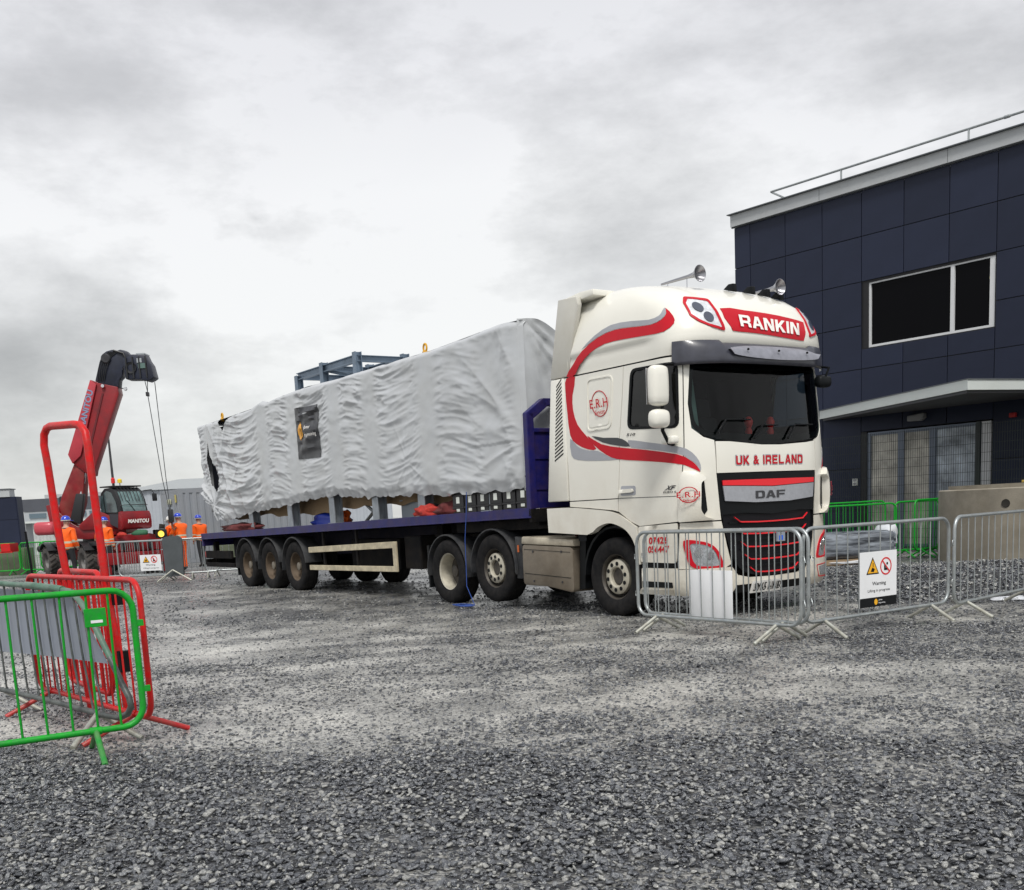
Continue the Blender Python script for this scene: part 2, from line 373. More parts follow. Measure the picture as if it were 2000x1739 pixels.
# ================================================================== tractor unit
TX,TY,TH=2.3797,14.288,-0.9667
T=thing('lorry_tractor_unit','cream lorry tractor with high-roof cab, red swooshes and RANKIN on the roof','lorry',(TX,TY,0),TH)
steel=mat('dark_steel',(.06,.06,.065),.45,.6,var=.3,vs_=6)
inside=mat('cab_interior',(.02,.021,.024),.8,var=.2,spec=.2)
def glassmat(name,tint,ref=.9,rough=.03):
    m=bpy.data.materials.new(name); m.use_nodes=True; nt=m.node_tree; nt.nodes.clear()
    o=N(nt,'ShaderNodeOutputMaterial'); mx=N(nt,'ShaderNodeMixShader'); t=N(nt,'ShaderNodeBsdfTransparent'); g=N(nt,'ShaderNodeBsdfGlossy',i={'Roughness':rough})
    t.inputs[0].default_value=(*tint,1); g.inputs[0].default_value=(ref,ref,ref,1)
    f=N(nt,'ShaderNodeFresnel',i={'IOR':1.5}); nt.links.new(f.outputs[0],mx.inputs[0]); nt.links.new(t.outputs[0],mx.inputs[1]); nt.links.new(g.outputs[0],mx.inputs[2]); nt.links.new(mx.outputs[0],o.inputs[0]); return m
glass=glassmat('windscreen_glass',(.66,.78,.75),.42); glassdk=glassmat('side_glass',(.12,.13,.13))
mirror_q=lambda P:[(-a,b) for a,b in P][::-1]
def both(name,polys,m,**k):
    p=patch(name,polys,m,T,**k); pp=[mirror_q(P) for P in polys] if isinstance(polys[0][0],(tuple,list)) else mirror_q(polys)
    patch(name,pp,m,T,**k); return p
QR=-3.36
door=[(-2.082,3.035),(-1.172,3.035),(-1.22,2.5),(-1.262,2.02),(-1.295,1.743),(-1.345,1.165),(-2.02,1.125),(-2.18,1.185),(-2.39,1.31),(-2.38,1.47),(-2.30,2.18),(-2.185,2.607)]
win=rpoly([(-1.962,2.975),(-1.238,2.965),(-1.30,2.24),(-2.13,2.30)],.09)
for sg in (-1,1):
    mq=(lambda P:P) if sg<0 else mirror_q
    d=patch('door',[mq(door),mq(win)],paint,T)
    patch('side_window',mq(win),glassdk if sg<0 else glass,d,off=-.012,thick=0)
    fr_=rpoly([(-1.975,2.988),(-1.225,2.978),(-1.288,2.228),(-2.145,2.288)],.10)
    wi_=rpoly([(-1.945,2.958),(-1.258,2.948),(-1.318,2.26),(-2.105,2.318)],.08)
    patch('window_seal',[mq(fr_),mq(wi_)],blackp,d,off=.004,thick=.02)
    patch('crease_shade',mq([(-2.375,1.476),(-1.325,1.462),(-1.325,1.456),(-2.375,1.468)]),vdark,d,off=.0025,thick=.003)  # thin dark strip paints the shade line of the door crease
    h=patch('handle_recess_shade',mq(rpoly([(-2.33,1.62),(-2.06,1.612),(-2.06,1.50),(-2.34,1.50)],.03)),vgrey,d,off=.003,thick=.004)  # flat grey patch paints the shade inside the handle recess
    patch('handle',mq(rpoly([(-2.36,1.575),(-2.10,1.58),(-2.09,1.535),(-2.36,1.53)],.02)),paint,d,off=.035,thick=.03)
    qp=patch('quarter_panel',mq([(QR-.0,3.035),(-2.094,3.035),(-2.197,2.607),(-2.312,2.18),(-2.392,1.475),(QR,1.475)]),paint,T)
    o_=rpoly([(-2.80,2.97),(-2.30,2.965),(-2.43,2.335),(-2.90,2.325)],.08); i_=rpoly([(-2.785,2.955),(-2.318,2.95),(-2.445,2.352),(-2.88,2.342)],.07)
    patch('locker_rim',[mq(o_),mq(i_)],paint,qp,off=.010,thick=.010)
    patch('locker_lid',mq(rpoly([(-2.76,2.925),(-2.345,2.92),(-2.47,2.382),(-2.85,2.372)],.05)),paint,qp,off=.006,thick=.006)
    patch('quarter_panel',mq([(QR,1.463),(-2.392,1.463),(-2.40,1.31),(-2.50,1.33),(-2.955,1.37),(QR,1.40)]),paint,T)
    fe=crv([(-3.84,1.39),(-3.36,1.388),(-2.955,1.358),(-2.6,1.325),(-2.4,1.28),(-2.24,1.21),(-2.06,1.112)],3)+crv([(-2.045,.66),(-2.075,.80),(-2.11,.90),(-2.175,1.005),(-2.305,1.105),(-2.55,1.172),(-2.77,1.135),(-2.90,1.065)],4)+[(-3.02,1.03),(-3.84,1.07)]
    patch('mudguard',mq(fe),paint,T,off=.022,thick=.09)
    # corner / a-pillar panel
    cp=[(-1.160,3.035),(-1.10,3.02),(-1.095,2.95),(-1.165,2.5),(-1.152,2.22),(-1.02,2.115),(-.885,2.075),(-.878,1.69),(-.852,1.384),(-.835,1.16),(-1.333,1.16),(-1.283,1.743),(-1.25,2.02),(-1.208,2.5)]
    patch('corner_panel',mq(cp),paint,T)
    lc=[(-1.345,1.145),(-.832,1.145),(-.775,.867),(-.715,.64),(-.80,.602),(-1.395,.612),(-1.36,1.0)]
    patch('lower_corner_panel',mq(lc),paint,T)
    de=rpoly([(-1.355,1.155),(-1.32,1.65),(-1.275,1.748),(-1.13,1.722),(-1.03,1.645),(-1.10,1.60),(-1.11,1.28),(-1.06,1.20),(-.94,1.165)],.03)
    patch('air_deflector',mq(de),paint,T,off=.025,thick=.04,step=.045,bulge=lambda q,z:.075*max(0,math.sin(max(0,min(1,(1.36-abs(q))/.30))*PI*.62))*max(0,math.sin(max(0,min(1,(z-1.14)/.60))*PI))**.35)
    patch('vent_gap',mq([(-1.085,1.60),(-1.04,1.62),(-1.01,1.28),(-1.06,1.22),(-1.095,1.28)]),blackp,T,off=.006,thick=.006)
    patch('step_panel',mq(rpoly([(-2.045,1.118),(-1.37,1.148),(-1.42,.68),(-2.03,.688)],.03)),paint,T,off=.004)
    patch('step_recess',mq([(-2.02,.68),(-1.42,.675),(-1.45,.62),(-2.02,.62)]),blackp,T,off=-.03)
    patch('step_box',mq(rpoly([(-2.03,.615),(-1.43,.615),(-1.47,.36),(-2.04,.36)],.02)),paint,T,off=-.004,thick=.1)
    patch('step_tread',mq([(-2.02,.455),(-1.50,.45),(-1.49,.385),(-2.02,.38)]),blackp,T,off=.004,thick=.01)
    patch('step_tread',mq([(-2.05,.36),(-1.47,.365),(-1.45,.30),(-2.05,.30)]),paint,T,off=.012,thick=.12)
    bc=[(-1.435,.602),(-1.10,.607),(-.72,.605),(-.635,.50),(-.62,.455),(-.66,.385),(-.70,.30),(-1.45,.30),(-1.46,.40)]
    patch('bumper_corner',mq(bc),paint,T,off=.02,thick=.06)
    # headlight
    hl=smooth_poly([(-1.31,.94),(-1.13,.93),(-.99,.885),(-.905,.81),(-.855,.715),(-.84,.61),(-1.02,.598),(-1.17,.61),(-1.25,.665),(-1.285,.77)],3)
    hi=smooth_poly([(-1.235,.895),(-1.12,.893),(-1.005,.855),(-.935,.79),(-.895,.70),(-.885,.635),(-1.02,.63),(-1.15,.643),(-1.205,.70),(-1.225,.79)],3)
    bz=patch('headlight_bezel',[mq(hl),mq(hi)],red,T,off=.012,thick=.014,step=.04)
    hd=patch('headlight',mq(hi),mat('lamp_reflector',(.42,.44,.46),.22,.6,var=.35,vs_=16,bump=.5,bs=22),T,off=.004,thick=.004,step=.04)
    for qc,zc,r_ in ((-1.14,.80,.052),(-1.00,.755,.045)):
        patch('headlight_lens',[mq([(qc+r_*math.cos(a*PI/8),zc+r_*math.sin(a*PI/8)) for a in range(16)])],chrome,hd,off=.014,thick=.01,step=.03)
    patch('fog_light',mq(rpoly([(-1.12,.515),(-.86,.50),(-.90,.40),(-1.10,.395)],.02)),mat('lamp_reflector',(.4,.4,.4)),T,off=.026,thick=.005)
    o_=rpoly([(-1.16,.54),(-.80,.525),(-.85,.37),(-1.14,.365)],.02); i_=rpoly([(-1.15,.53),(-.815,.515),(-.86,.38),(-1.13,.375)],.02)
    patch('fog_light_line',[mq(o_),mq(i_)],red,T,off=.024,thick=.003)
    # side collars
    cl=[(-1.26,1.475),(-.815,1.475),(-.815,3.045),(-1.09,3.045)]
    b=MB(); y0=sg*1.285; b.prism(cl,y0,sg*1.20); sc=b.build('side_collar',paint,T,bevel=.02)
    for k in range(21):
        s0=-1.06+.005*k; z0=2.00+.047*k; b=MB(); b.prism([(s0+.0,z0),(s0+.19-.004*k,z0+.085),(s0+.19-.004*k,z0+.103),(s0,z0+.018)],y0,y0+sg*.004); b.build('louvre',blackp,sc,0)
    b=MB(); b.prism([(-1.105,3.055),(-.87,4.02),(-.50,4.00),(-.47,3.9),(-.60,3.5),(-.72,3.055)],sg*1.275,sg*1.20); b.build('roof_collar',mat('collar_shade_paint',(.56,.55,.50),.35,var=.05,dirt_or_glint=((.35,.32,.25),.4,3)),T,bevel=.015)  # greyer than the cab paint: shading of its different facing put into the colour
# front panels
patch('front_panel',rpoly([(-.868,2.062),(-.674,2.058),(-.157,2.015),(.157,2.013),(.674,2.04),(.868,2.062),(.872,1.70),(-.872,1.70)],.01),paint,T)
ws=rpoly([(-1.09,2.965),(1.09,2.965),(1.158,2.5),(1.14,2.23),(1.01,2.125),(.67,2.066),(.157,2.026),(-.157,2.026),(-.67,2.066),(-1.01,2.125),(-1.14,2.23),(-1.158,2.5)],.06)
wsi=rpoly([(-1.055,2.90),(1.055,2.90),(1.12,2.5),(1.10,2.26),(.97,2.18),(.60,2.15),(.157,2.14),(-.157,2.14),(-.60,2.15),(-.97,2.18),(-1.10,2.26),(-1.12,2.5)],.07)
wg=patch('windscreen',ws,glass,T,off=-.006,thick=0)
patch('windscreen_border',[ws,wsi],blackp,wg,off=-.012,thick=0)
for pts in ([(-.847,2.15),(-.715,2.30),(-.336,2.30)],[(-.302,2.08),(-.14,2.235),(.13,2.24)],[(.284,2.08),(.443,2.245),(.80,2.25)]):
    pp=[cpt(*p)+cnorm(*p)*.035 for p in pts]; b=MB(); b.tube(pp[:2],[.016,.010],6); b.tube(pp[1:],.009,6); b.build('wiper',blackp,T)
grille=smooth_poly([(-.872,1.692),(-.3,1.692),(.3,1.692),(.872,1.692),(.845,1.384),(.80,1.118),(.745,.867),(.66,.66),(.50,.53),(.25,.475),(0,.467),(-.25,.475),(-.50,.53),(-.66,.66),(-.745,.867),(-.80,1.118),(-.845,1.384)],2)
gr=patch('grille',grille,mat('grille_black',(.004,.004,.006),.5,var=.2,spec=.2),T,off=-.03,thick=.02)
patch('grille_surround',[grille,smooth_poly([(-.80,1.215),(0,1.195),(.80,1.215),(.70,.86),(.60,.66),(.46,.57),(0,.51),(-.46,.57),(-.60,.66),(-.70,.86)],2)],blackp,gr,off=-.007,thick=.03)
for k in range(6):   # mesh bars behind the red lines
    z=.60+.105*k; hw=.46+.05*k; patch('grille_bar',[(-hw,z),(hw,z),(hw,z-.018),(-hw,z-.018)],blackp,gr,off=-.012,thick=.012,step=.12)
for k in range(5):
    z=[1.125,.985,.83,.68,.525][k]; hw=[.56,.52,.47,.42,.34][k]
    up=[(-hw-.09,z+.062),(-hw,z+.005),(-hw*.5,z-.006),(0,z-.008),(hw*.5,z-.006),(hw,z+.005),(hw+.09,z+.062)]
    patch('grille_line',up+[(a*(1-.02),b-.016) for a,b in up[::-1]],mat('grille_red',(.75,.01,.02),.3),gr,off=.012,thick=.02,step=.1)
patch('name_strip',[(-.80,1.548),(0,1.520),(.80,1.548),(.775,1.375),(.3,1.342),(-.3,1.342),(-.775,1.375)],mat('name_silver',(.40,.41,.44),.38,.5,var=.08,vs_=20),gr,off=.014,thick=.015)
patch('name_strip',[(-.805,1.612),(0,1.612),(.805,1.612),(.80,1.556),(0,1.528),(-.80,1.556)],mat('grille_red',(.75,.01,.02)),gr,off=.015,thick=.015,label='red strip above the silver name strip')
for ch,q0,q1 in (('D',-.30,-.145),('A',-.125,.045),('F',.065,.215)):
    qtext('badge_letter',ch,[(q0,1.475),(q1,1.475),(q1,1.385),(q0,1.385)],mat('badge_dark',(.03,.03,.035),.3),T,off=.020,bold='B')
patch('bumper_centre',[(-.62,.50),(-.45,.462),(0,.452),(.45,.462),(.62,.50),(.66,.385),(-.66,.385)],paint,T,off=.02,thick=.06)
patch('bumper_valance',[(-.68,.38),(.68,.38),(.68,.27),(-.68,.27)],blackp,T,off=-.02,thick=.06)
pl=patch('number_plate',[(-.42,.412),(.10,.412),(.10,.285),(-.42,.285)],vwhite,T,off=.034,thick=.01,step=.2)
qtext('plate_text','SY65 HNB',[(-.39,.388),(.07,.388),(.07,.308),(-.39,.308)],blackp,pl,off=.037,bold=.02)
one('toll_box',mat('toll_box_grey',(.25,.28,.33),.5),T,'box',(1.56,.02,.86),(1.585,.16,1.0)); one('toll_sticker',mat('sticker_blue',(.02,.12,.65),.4),T,'box',(1.585,.05,.875),(1.588,.12,.93))
# roof
ZS=[3.055,3.07,3.12,3.2,3.27,3.29,3.34,3.42,3.52,3.6,3.67,3.73,3.79,3.84,3.89,3.93,3.97,4.0,4.03,4.05,4.07,4.08,4.088]
def qmax(z,s=-.72):
    Lx,t,ss=ccurve(z); return Lx[-1]+ss[-1]-s
us=np.linspace(-1,1,97); vs=[]
for z in ZS:
    Q=qmax(z)
    for u in us:
        p=cpt(u*Q,z)
        if z<3.28: # side band tucked in under the crease
            k=min(1,max(0,(1.0-p[0])/.3)); p[1]*=1-.014*k
        vs.append(p)
roof=grid_obj('roof',vs,len(ZS),97,paint,T)
bk=[cpt(u*qmax(z),z) for z in ZS for u in (-1,1)]
b=MB(); n_=len(ZS); b.add([tuple(p) for p in bk],[(2*i,2*i+1,2*i+3,2*i+2) for i in range(n_-1)]); b.build('roof_back',paint,T)
b=MB(); b.box((-1.1,-1.2,3.05),(-.70,1.2,3.09)); b.box((-.86,-1.2,3.1),(-.80,1.2,3.96)); b.prism([(-.86,3.94),(-.86,4.03),(-.5,4.06),(-.25,4.05),(-.25,3.98)],-1.2,1.2); b.build('roof_rear_fairing',paint,T,bevel=.01)
# sun visor
vv=[]; prof=[(.012,3.215),(.06,3.19),(.115,3.13),(.145,3.05),(.15,2.985),(.135,2.945),(.11,2.95)]
qsv=np.linspace(-1.35,1.27,57)
for q in qsv:
    e_=min(1,max(0,(1.36-abs(q) if q<0 else 1.28-q))/.55)
    for o_,z in prof:
        z2=z-.02-.035*math.cos(q*1.1)*0-(.03 if abs(q)<.75 else 0)*(1 if z>3.1 else 0); p=cpt(q,z2 if z2<3.06 or True else z); n=cnorm(q,3.4); vv.append(cpt(q,3.19)*1.0+np.array([0,0,z2-3.19])+np.array([n[0],n[1],0])*(o_*max(e_,.08)*.85+.004))
grid_obj('sun_visor',vv,57,len(prof),dkgrey,T)
# paler scooped middle of the visor
vv=[]; pr=[(.052,3.16),(.108,3.115),(.138,3.06),(.152,3.00)]
for q in np.linspace(-.72,.80,31):
    t_=(q+.72)/1.52; sq=(math.sin(PI*t_))**.25 if 0<t_<1 else 0
    for i,(o_,z) in enumerate(pr):
        z2=3.10+(z-3.10)*sq-.02; n=cnorm(q,3.4); vv.append(cpt(q,3.19)+np.array([0,0,z2-3.19])+np.array([n[0],n[1],0])*(o_+.010))
sv=grid_obj('visor_scoop',vv,31,4,visl,T)
for q in (-.48,.02,.52):
    n=cnorm(q,3.4); c_=cpt(q,3.19)+np.array([n[0]*.165,n[1]*.165,-.11]); one('visor_screw',blackp,T,'lathe',[(.0,.006),(.013,.006),(.013,-.01)],10,tuple(c_),'x')
# lettering and stripes
rk=smooth_poly([(-.655,3.562),(-.3,3.556),(.063,3.540),(.433,3.510),(.715,3.482),(.738,3.46),(.70,3.35),(.655,3.262),(.60,3.245),(.182,3.268),(-.131,3.286),(-.40,3.294),(-.55,3.30),(-.60,3.33)],2)
s_=patch('name_panel',rk,red,T,off=.009,thick=.009,step=.05)
xs=[-.47+.168*k for k in range(7)]
qtext('name_text','RANKIN',[(-.44,3.490),(.60,3.445),(.545,3.305),(-.465,3.348)],vwhite,T,off=.020,bold='B',space=.75)
qtext('front_text','UK & IRELAND',[(-.60,1.90),(.585,1.90),(.585,1.775),(-.60,1.775)],vgrey,T,off=.003,bold='B',space=.75)
qtext('front_text','UK & IRELAND',[(-.59,1.888),(.575,1.888),(.575,1.787),(-.59,1.787)],red,T,off=.006,bold='B',space=1.0)
fix=lambda P:[(a,b) for a,b in P]
ST=dict(thick=.003)
p_=[(-3.205,3.055),(-3.12,3.186),(-2.93,3.324),(-2.562,3.441),(-2.231,3.482),(-1.943,3.465),(-1.605,3.435),(-1.418,3.467),(-1.322,3.534),(-1.293,3.60),(-1.262,3.486),(-1.29,3.40),(-1.449,3.325),(-1.721,3.326),(-2.119,3.345),(-2.485,3.345),(-2.785,3.275),(-2.983,3.163),(-3.03,3.055)]
for mq in (lambda P:P,mirror_q):
    patch('stripe',mq(smooth_poly(p_,2)),red,T,off=.006,**ST)
    patch('stripe',mq(smooth_poly([(-2.93,3.345),(-2.61,3.475),(-2.247,3.555),(-1.897,3.54),(-1.60,3.50),(-1.43,3.52),(-1.352,3.57),(-1.295,3.605),(-1.322,3.54),(-1.418,3.472),(-1.605,3.44),(-1.943,3.472),(-2.231,3.489),(-2.562,3.448)],2)),vgrey,T,off=.006,**ST)
    patch('stripe',mq(smooth_poly([(-3.20,3.03),(-3.02,3.03),(-3.118,2.812),(-3.14,2.628),(-3.082,2.435),(-2.926,2.277),(-2.76,2.105),(-2.923,2.110),(-3.142,2.195),(-3.25,2.315),(-3.26,2.613),(-3.25,2.9)],2)),red,T,off=.004,**ST)
    patch('stripe',mq(smooth_poly([(-2.905,2.278),(-2.654,2.155),(-2.29,2.084),(-1.824,2.02),(-1.35,1.938),(-1.202,1.863),(-1.129,1.80),(-1.085,1.72),(-1.266,1.81),(-1.556,1.858),(-2.011,1.908),(-2.369,1.950),(-2.58,2.02),(-2.784,2.147)],2)),red,T,off=.005,**ST)
    patch('stripe',mq(smooth_poly([(-2.82,2.268),(-2.60,2.228),(-2.332,2.206),(-2.188,2.155),(-2.124,2.085),(-2.348,2.112),(-2.619,2.172)],2)),vdark,T,off=.0045,**ST)
    patch('stripe',mq(smooth_poly([(-2.141,2.162),(-1.812,2.11),(-1.41,2.04),(-1.229,1.99),(-1.122,1.892),(-1.075,1.797),(-1.082,1.723),(-1.129,1.812),(-1.215,1.876),(-1.35,1.951),(-1.823,2.030),(-2.10,2.072)],2)),vgrey,T,off=.004,**ST)
    patch('stripe',mq(smooth_poly([(-3.26,2.27),(-3.15,2.18),(-3.05,2.130),(-2.892,2.090),(-2.74,2.080),(-2.521,1.986),(-2.339,1.944),(-2.747,1.955),(-3.139,1.99),(-3.27,2.06)],2)),vgrey,T,off=.003,**ST)
    flip=-1 if mq is mirror_q else 1
    for c_,rq,rz in (((-2.594,2.648),.155,.160),((-1.222,1.465),.088,.092)):
        kk=dict(off=.012 if c_[0]<-2 else .112,thick=.003,step=.05)
        c2=(c_[0],c_[1])
        e1=patch('emblem_ring',mq(qring(c2,rq,rz,.010,a0=14,a1=166)),red,T,**kk); patch('emblem_ring',mq(qring(c2,rq,rz,.010,a0=194,a1=346)),red,T,**kk)
        h_=rz*.62; w_=rq*1.12; cc=c_[0]*flip
        qtext('emblem_text','E.R.H',[(cc-w_,c_[1]+h_*.6),(cc+w_,c_[1]+h_*.6),(cc+w_,c_[1]-h_*.5),(cc-w_,c_[1]-h_*.5)],red,T,off=kk['off']+.014,bold=.012,space=1.1)
        qtext('emblem_text','Services',[(cc-w_*.55,c_[1]-h_*.8),(cc+w_*.6,c_[1]-h_*.7),(cc+w_*.6,c_[1]-h_*1.3),(cc-w_*.55,c_[1]-h_*1.4)],red,T,off=kk['off']+.014,shear=.4,bold=.01)
qtext('phone_text','07426',[(-1.86,.99),(-1.535,.995),(-1.545,.912),(-1.87,.905)],red,T,off=.009,bold=.03)
qtext('phone_text','056447',[(-1.885,.885),(-1.515,.89),(-1.525,.808),(-1.89,.80)],red,T,off=.009,bold=.03)
qtext('model_text','510',[(-2.165,2.245),(-2.00,2.235),(-2.00,2.205),(-2.165,2.210)],steel,T,off=.006,bold=.02,shear=.3)
qtext('model_text','XF',[(-1.53,1.585),(-1.37,1.585),(-1.37,1.533),(-1.56,1.533)],steel,T,off=.006,bold=.03,shear=.5)
qtext('model_text','EURO 6',[(-1.57,1.522),(-1.37,1.522),(-1.37,1.500),(-1.57,1.500)],steel,T,off=.006,bold=.02)
# roof spot-light clusters
for mq in (lambda P:P,lambda P:[(-a+.085,b) for a,b in P][::-1]):
    o_=rpoly([(-.985,3.722),(-.735,3.682),(-.695,3.295),(-.90,3.345),(-1.01,3.40),(-1.085,3.478),(-1.065,3.656)],.03); i_=rpoly([(-.98,3.688),(-.765,3.652),(-.738,3.332),(-.893,3.372),(-.985,3.422),(-1.058,3.493),(-1.040,3.632)],.02)
    patch('spotlight_bezel',[mq(o_),mq(i_)],red,T,off=.012,thick=.012,step=.04)
    sp=patch('spotlight',mq(i_),mat('spot_reflector',(.72,.75,.78),.3,.35,var=.25,vs_=18),T,off=.006,thick=.006,step=.04)
    for c_ in ((-.935,3.575),(-.865,3.455)): patch('spotlight_lens',mq([(c_[0]+.060*math.cos(a*PI/9),c_[1]+.060*math.sin(a*PI/9)) for a in range(18)]),mat('spot_lens',(.06,.07,.10),.12,spec=.9),sp,off=.016,thick=.012,step=.03)
for t_ in (-.62,-.056,.218,.439,.66):
    if t_<-.5: continue
    z=3.86-.10*max(0,t_); p=cpt(t_,z); b=MB(); b.add([(p[0]-.10,t_-.028,z+.045),(p[0]+.07,t_-.034,z-.01),(p[0]+.07,t_+.034,z-.01),(p[0]-.10,t_+.028,z+.045),(p[0]-.02,t_-.022,z+.095),(p[0]+.065,t_-.03,z+.088),(p[0]+.065,t_+.03,z+.088),(p[0]-.02,t_+.022,z+.095)],[(0,1,2,3),(4,5,6,7),(0,1,5,4),(1,2,6,5),(2,3,7,6),(3,0,4,7)])
    b.build('marker_lamp',blackp,T,bevel=.006)
# air horns
for t_,dz_,ds in ((-.6,.02,0),(.6,-.08,.17)):
    x=1.0+ds; z=4.01+dz_+.0; prof=[(.012,-.66),(.018,-.45),(.022,-.2),(.034,-.10),(.065,-.04),(.09,-.010),(.097,0),(.092,.002),(.06,-.045),(.02,-.09),(.0,-.12)]
    b=MB(); b.T=Matrix.Translation((x,t_,z)); b.lathe(prof,28,(0,0,0),'x'); h=b.build('air_horn',mat('horn_metal',(.34,.34,.36),.3,.9),T,50)
    b=MB(); b.tube([(x-.22,t_,z),(x-.22,t_,z-.13)],.008,6); b.tube([(x-.55,t_,z),(x-.55,t_,z-.06)],.008,6); b.build('horn_bracket',chrome,h)
# mirrors
def pod(name,c_,sx,sy,sz,m,par,r=.06):
    b=MB(); b.box((c_[0]-sx/2,c_[1]-sy/2,c_[2]-sz/2),(c_[0]+sx/2,c_[1]+sy/2,c_[2]+sz/2)); bm=bmesh.new()
    o=b.build(name,m,par,60,bevel=min(r,min(sx,sy,sz)*.45))
    md=o.modifiers.new('s','SUBSURF'); md.levels=1; md.render_levels=1; return o
for sg in (-1,):
    a=MB(); y=sg*1.47; a.tube([(1.20,sg*1.27,2.95),(1.22,y,2.93),(1.22,y,2.2),(1.2,sg*1.36,2.06),(1.18,sg*1.27,2.05)],.022,8); a.build('mirror_arm',blackp,T)
    ff='mirror_housing'
    if sg>0: bpy.data.objects.remove(T.children[-1]) if False else None
    if sg>0: continue
    pod(ff,(1.22,sg*1.52,2.70),.17,.27,.46,paint,T,.07); pod(ff,(1.22,sg*1.52,2.335),.18,.27,.22,paint,T,.07)
    one('mirror_glass',chrome,T,'box',(1.132,sg*1.42,2.50),(1.128,sg*1.62,2.90))
    pod('mirror_foot',(1.19,sg*1.33,2.10),.2,.13,.10,paint,T,.03)
pod('front_mirror',(1.50,.98,2.77),.14,.24,.15,blackp,T,.05); one('mirror_arm',blackp,T,'tube',[(1.38,1.05,2.97),(1.56,1.02,2.93),(1.54,.98,2.82)],.016,6)
# interior
vs=[];qq=np.linspace(-1,1,81); zz=np.linspace(.95,3.06,40)
for z in zz:
    Q=qmax(z)
    for u in qq: vs.append(cpt(u*Q,z)-cnorm(u*Q,z)*.06)
def keep(i,j):
    z=(zz[i]+zz[i+1])/2; q=abs((qq[j]+qq[j+1])/2*qmax(z))
    if 2.08<z<2.93 and q<1.14: return False
    if 2.3<z<2.95 and 1.30<q<2.0: return False
    if z<1.2 and 2.0<q<3.1: return False
    return True
grid_obj('cab_shell',vs,40,81,inside,T,keep)
b=MB(); b.box((-.72,-1.2,1.3),(-.70,1.2,3.06)); b.box((-.7,-1.2,1.25),(1.3,1.2,1.3)); b.box((-.7,-1.2,3.02),(1.2,1.2,3.05)); b.build('cab_bulkhead',inside,T)
b=MB(); b.prism([(.85,1.3),(.85,2.02),(1.0,2.14),(1.30,2.12),(1.36,2.0),(1.36,1.3)],-1.1,1.1); b.build('dashboard',mat('dash_grey',(.09,.095,.10),.6),T,bevel=.03)
b=MB(); b.prism([(1.05,2.1),(1.15,2.1),(1.02,2.93),(.92,2.93)],-1.14,-.80); b.build('curtain',mat('curtain_grey',(.20,.27,.26),.8,var=.3,vs_=3),T,0)
b=MB(); b.T=Matrix.Translation((.72,-.6,2.12))@Matrix.Rotation(R(-55),4,'Y'); b.tube([(.24*math.cos(a*PI/12),.24*math.sin(a*PI/12),0) for a in range(24)],.016,6,closed=True); b.tube([(-.24,0,0),(.24,0,0)],.018,6); b.T=None; b.tube([(.72,-.6,2.12),(1.0,-.6,1.9)],.035,8); b.build('steering_wheel',blackp,T)
for y in (-.6,.6):
    b=MB(); b.box((-.1,y-.26,1.55),(.42,y+.26,1.72)); b.prism([(-.22,1.68),(-.05,1.68),(-.18,2.5),(-.32,2.5)],y-.26,y+.26); b.prism([(-.24,2.48),(-.16,2.5),(-.2,2.74),(-.28,2.74)],y-.14,y+.14); b.build('seat',mat('seat_cloth',(.05,.05,.06),.9),T,bevel=.04)
for y in (.02,.41):
    r_=thing('dash_ornament','small red ornament on the lorry dashboard, %s one'%('left' if y<.2 else 'right'),'ornament')
    r_.parent=None; pos=Matrix.Translation((TX,TY,0))@Matrix.Rotation(TH,4,'Z')@Vector((1.15,y,2.14)); r_.location=pos; r_.rotation_euler=(0,0,TH)
    b=MB(); b.lathe([(0,0),(.035,0),(.045,.06),(.03,.10),(.05,.14),(.055,.18),(.03,.23),(0,.24)],14,axis='z'); b.build('figure',mat('ornament_red',(.8,.01,.01),.4,emit=None),r_)
    b=MB(); b.lathe([(.06,-.03),(.06,0),(0,.002)],14,axis='z'); b.build('base',blackp,r_)
# chassis
b=MB()
for y in (-.42,.42): b.box((-4.9,y-.04,.72),(1.1,y+.04,1.0))
for x in (-4.8,-4.1,-3.4,-2.2,-1.2,-.4,.8): b.box((x-.05,-.42,.75),(x+.05,.42,.95))
b.box((-4.9,-.9,1.02),(-3.1,.9,1.06)); b.build('chassis_frame',chass,T,0)
one('fifth_wheel',chass,T,'lathe',[(.0,1.22),(.48,1.22),(.5,1.12),(.3,1.06)],28,(-3.6,0,0),'z')
b=MB(); b.box((-1.2,-1.12,1.02),(-.8,1.12,1.3)); b.box((-.9,-1.1,.9),(-.75,1.1,1.5)); b.build('cab_rear_crossmember',chass,T,0)
b=MB()
for x in (0,-2.75,-4.05): b.tube([(x,-1.0,.5),(x,1.0,.5)],.07,10); b.lathe([(0,-.2),(.2,-.14),(.24,0),(.2,.14),(0,.2)],16,(x,0,.5))
b.build('axle',chass,T)
for sg in (-1,1):   # wheel-arch liner
    pr=[(.64*math.cos(R(a)),.5+.64*math.sin(R(a))) for a in range(0,181,15)]; pr=[(a+.0,min(b_,1.14)) for a,b_ in pr]
    b=MB(); b.prism(pr+[(a*.96,b_-.03 if b_>.6 else b_) for a,b_ in pr[::-1]],sg*.75,sg*1.2); b.build('wheel_arch_liner',blackp,T)
    b=MB(); b.prism([(-.80,.30),(-.68,.32),(-.63,1.0),(-.75,1.05)],sg*.8,sg*1.16); b.build('mud_flap',blackp,T)
b=MB(); b.box((1.1,-.9,.35),(1.45,.9,1.9)); b.build('radiator_block',chass,T,0)
tk=mat('tank_metal',(.20,.17,.13),.42,.45,var=.2,vs_=3,dirt_or_glint=((.13,.10,.07),.6,3.5),bump=.15)
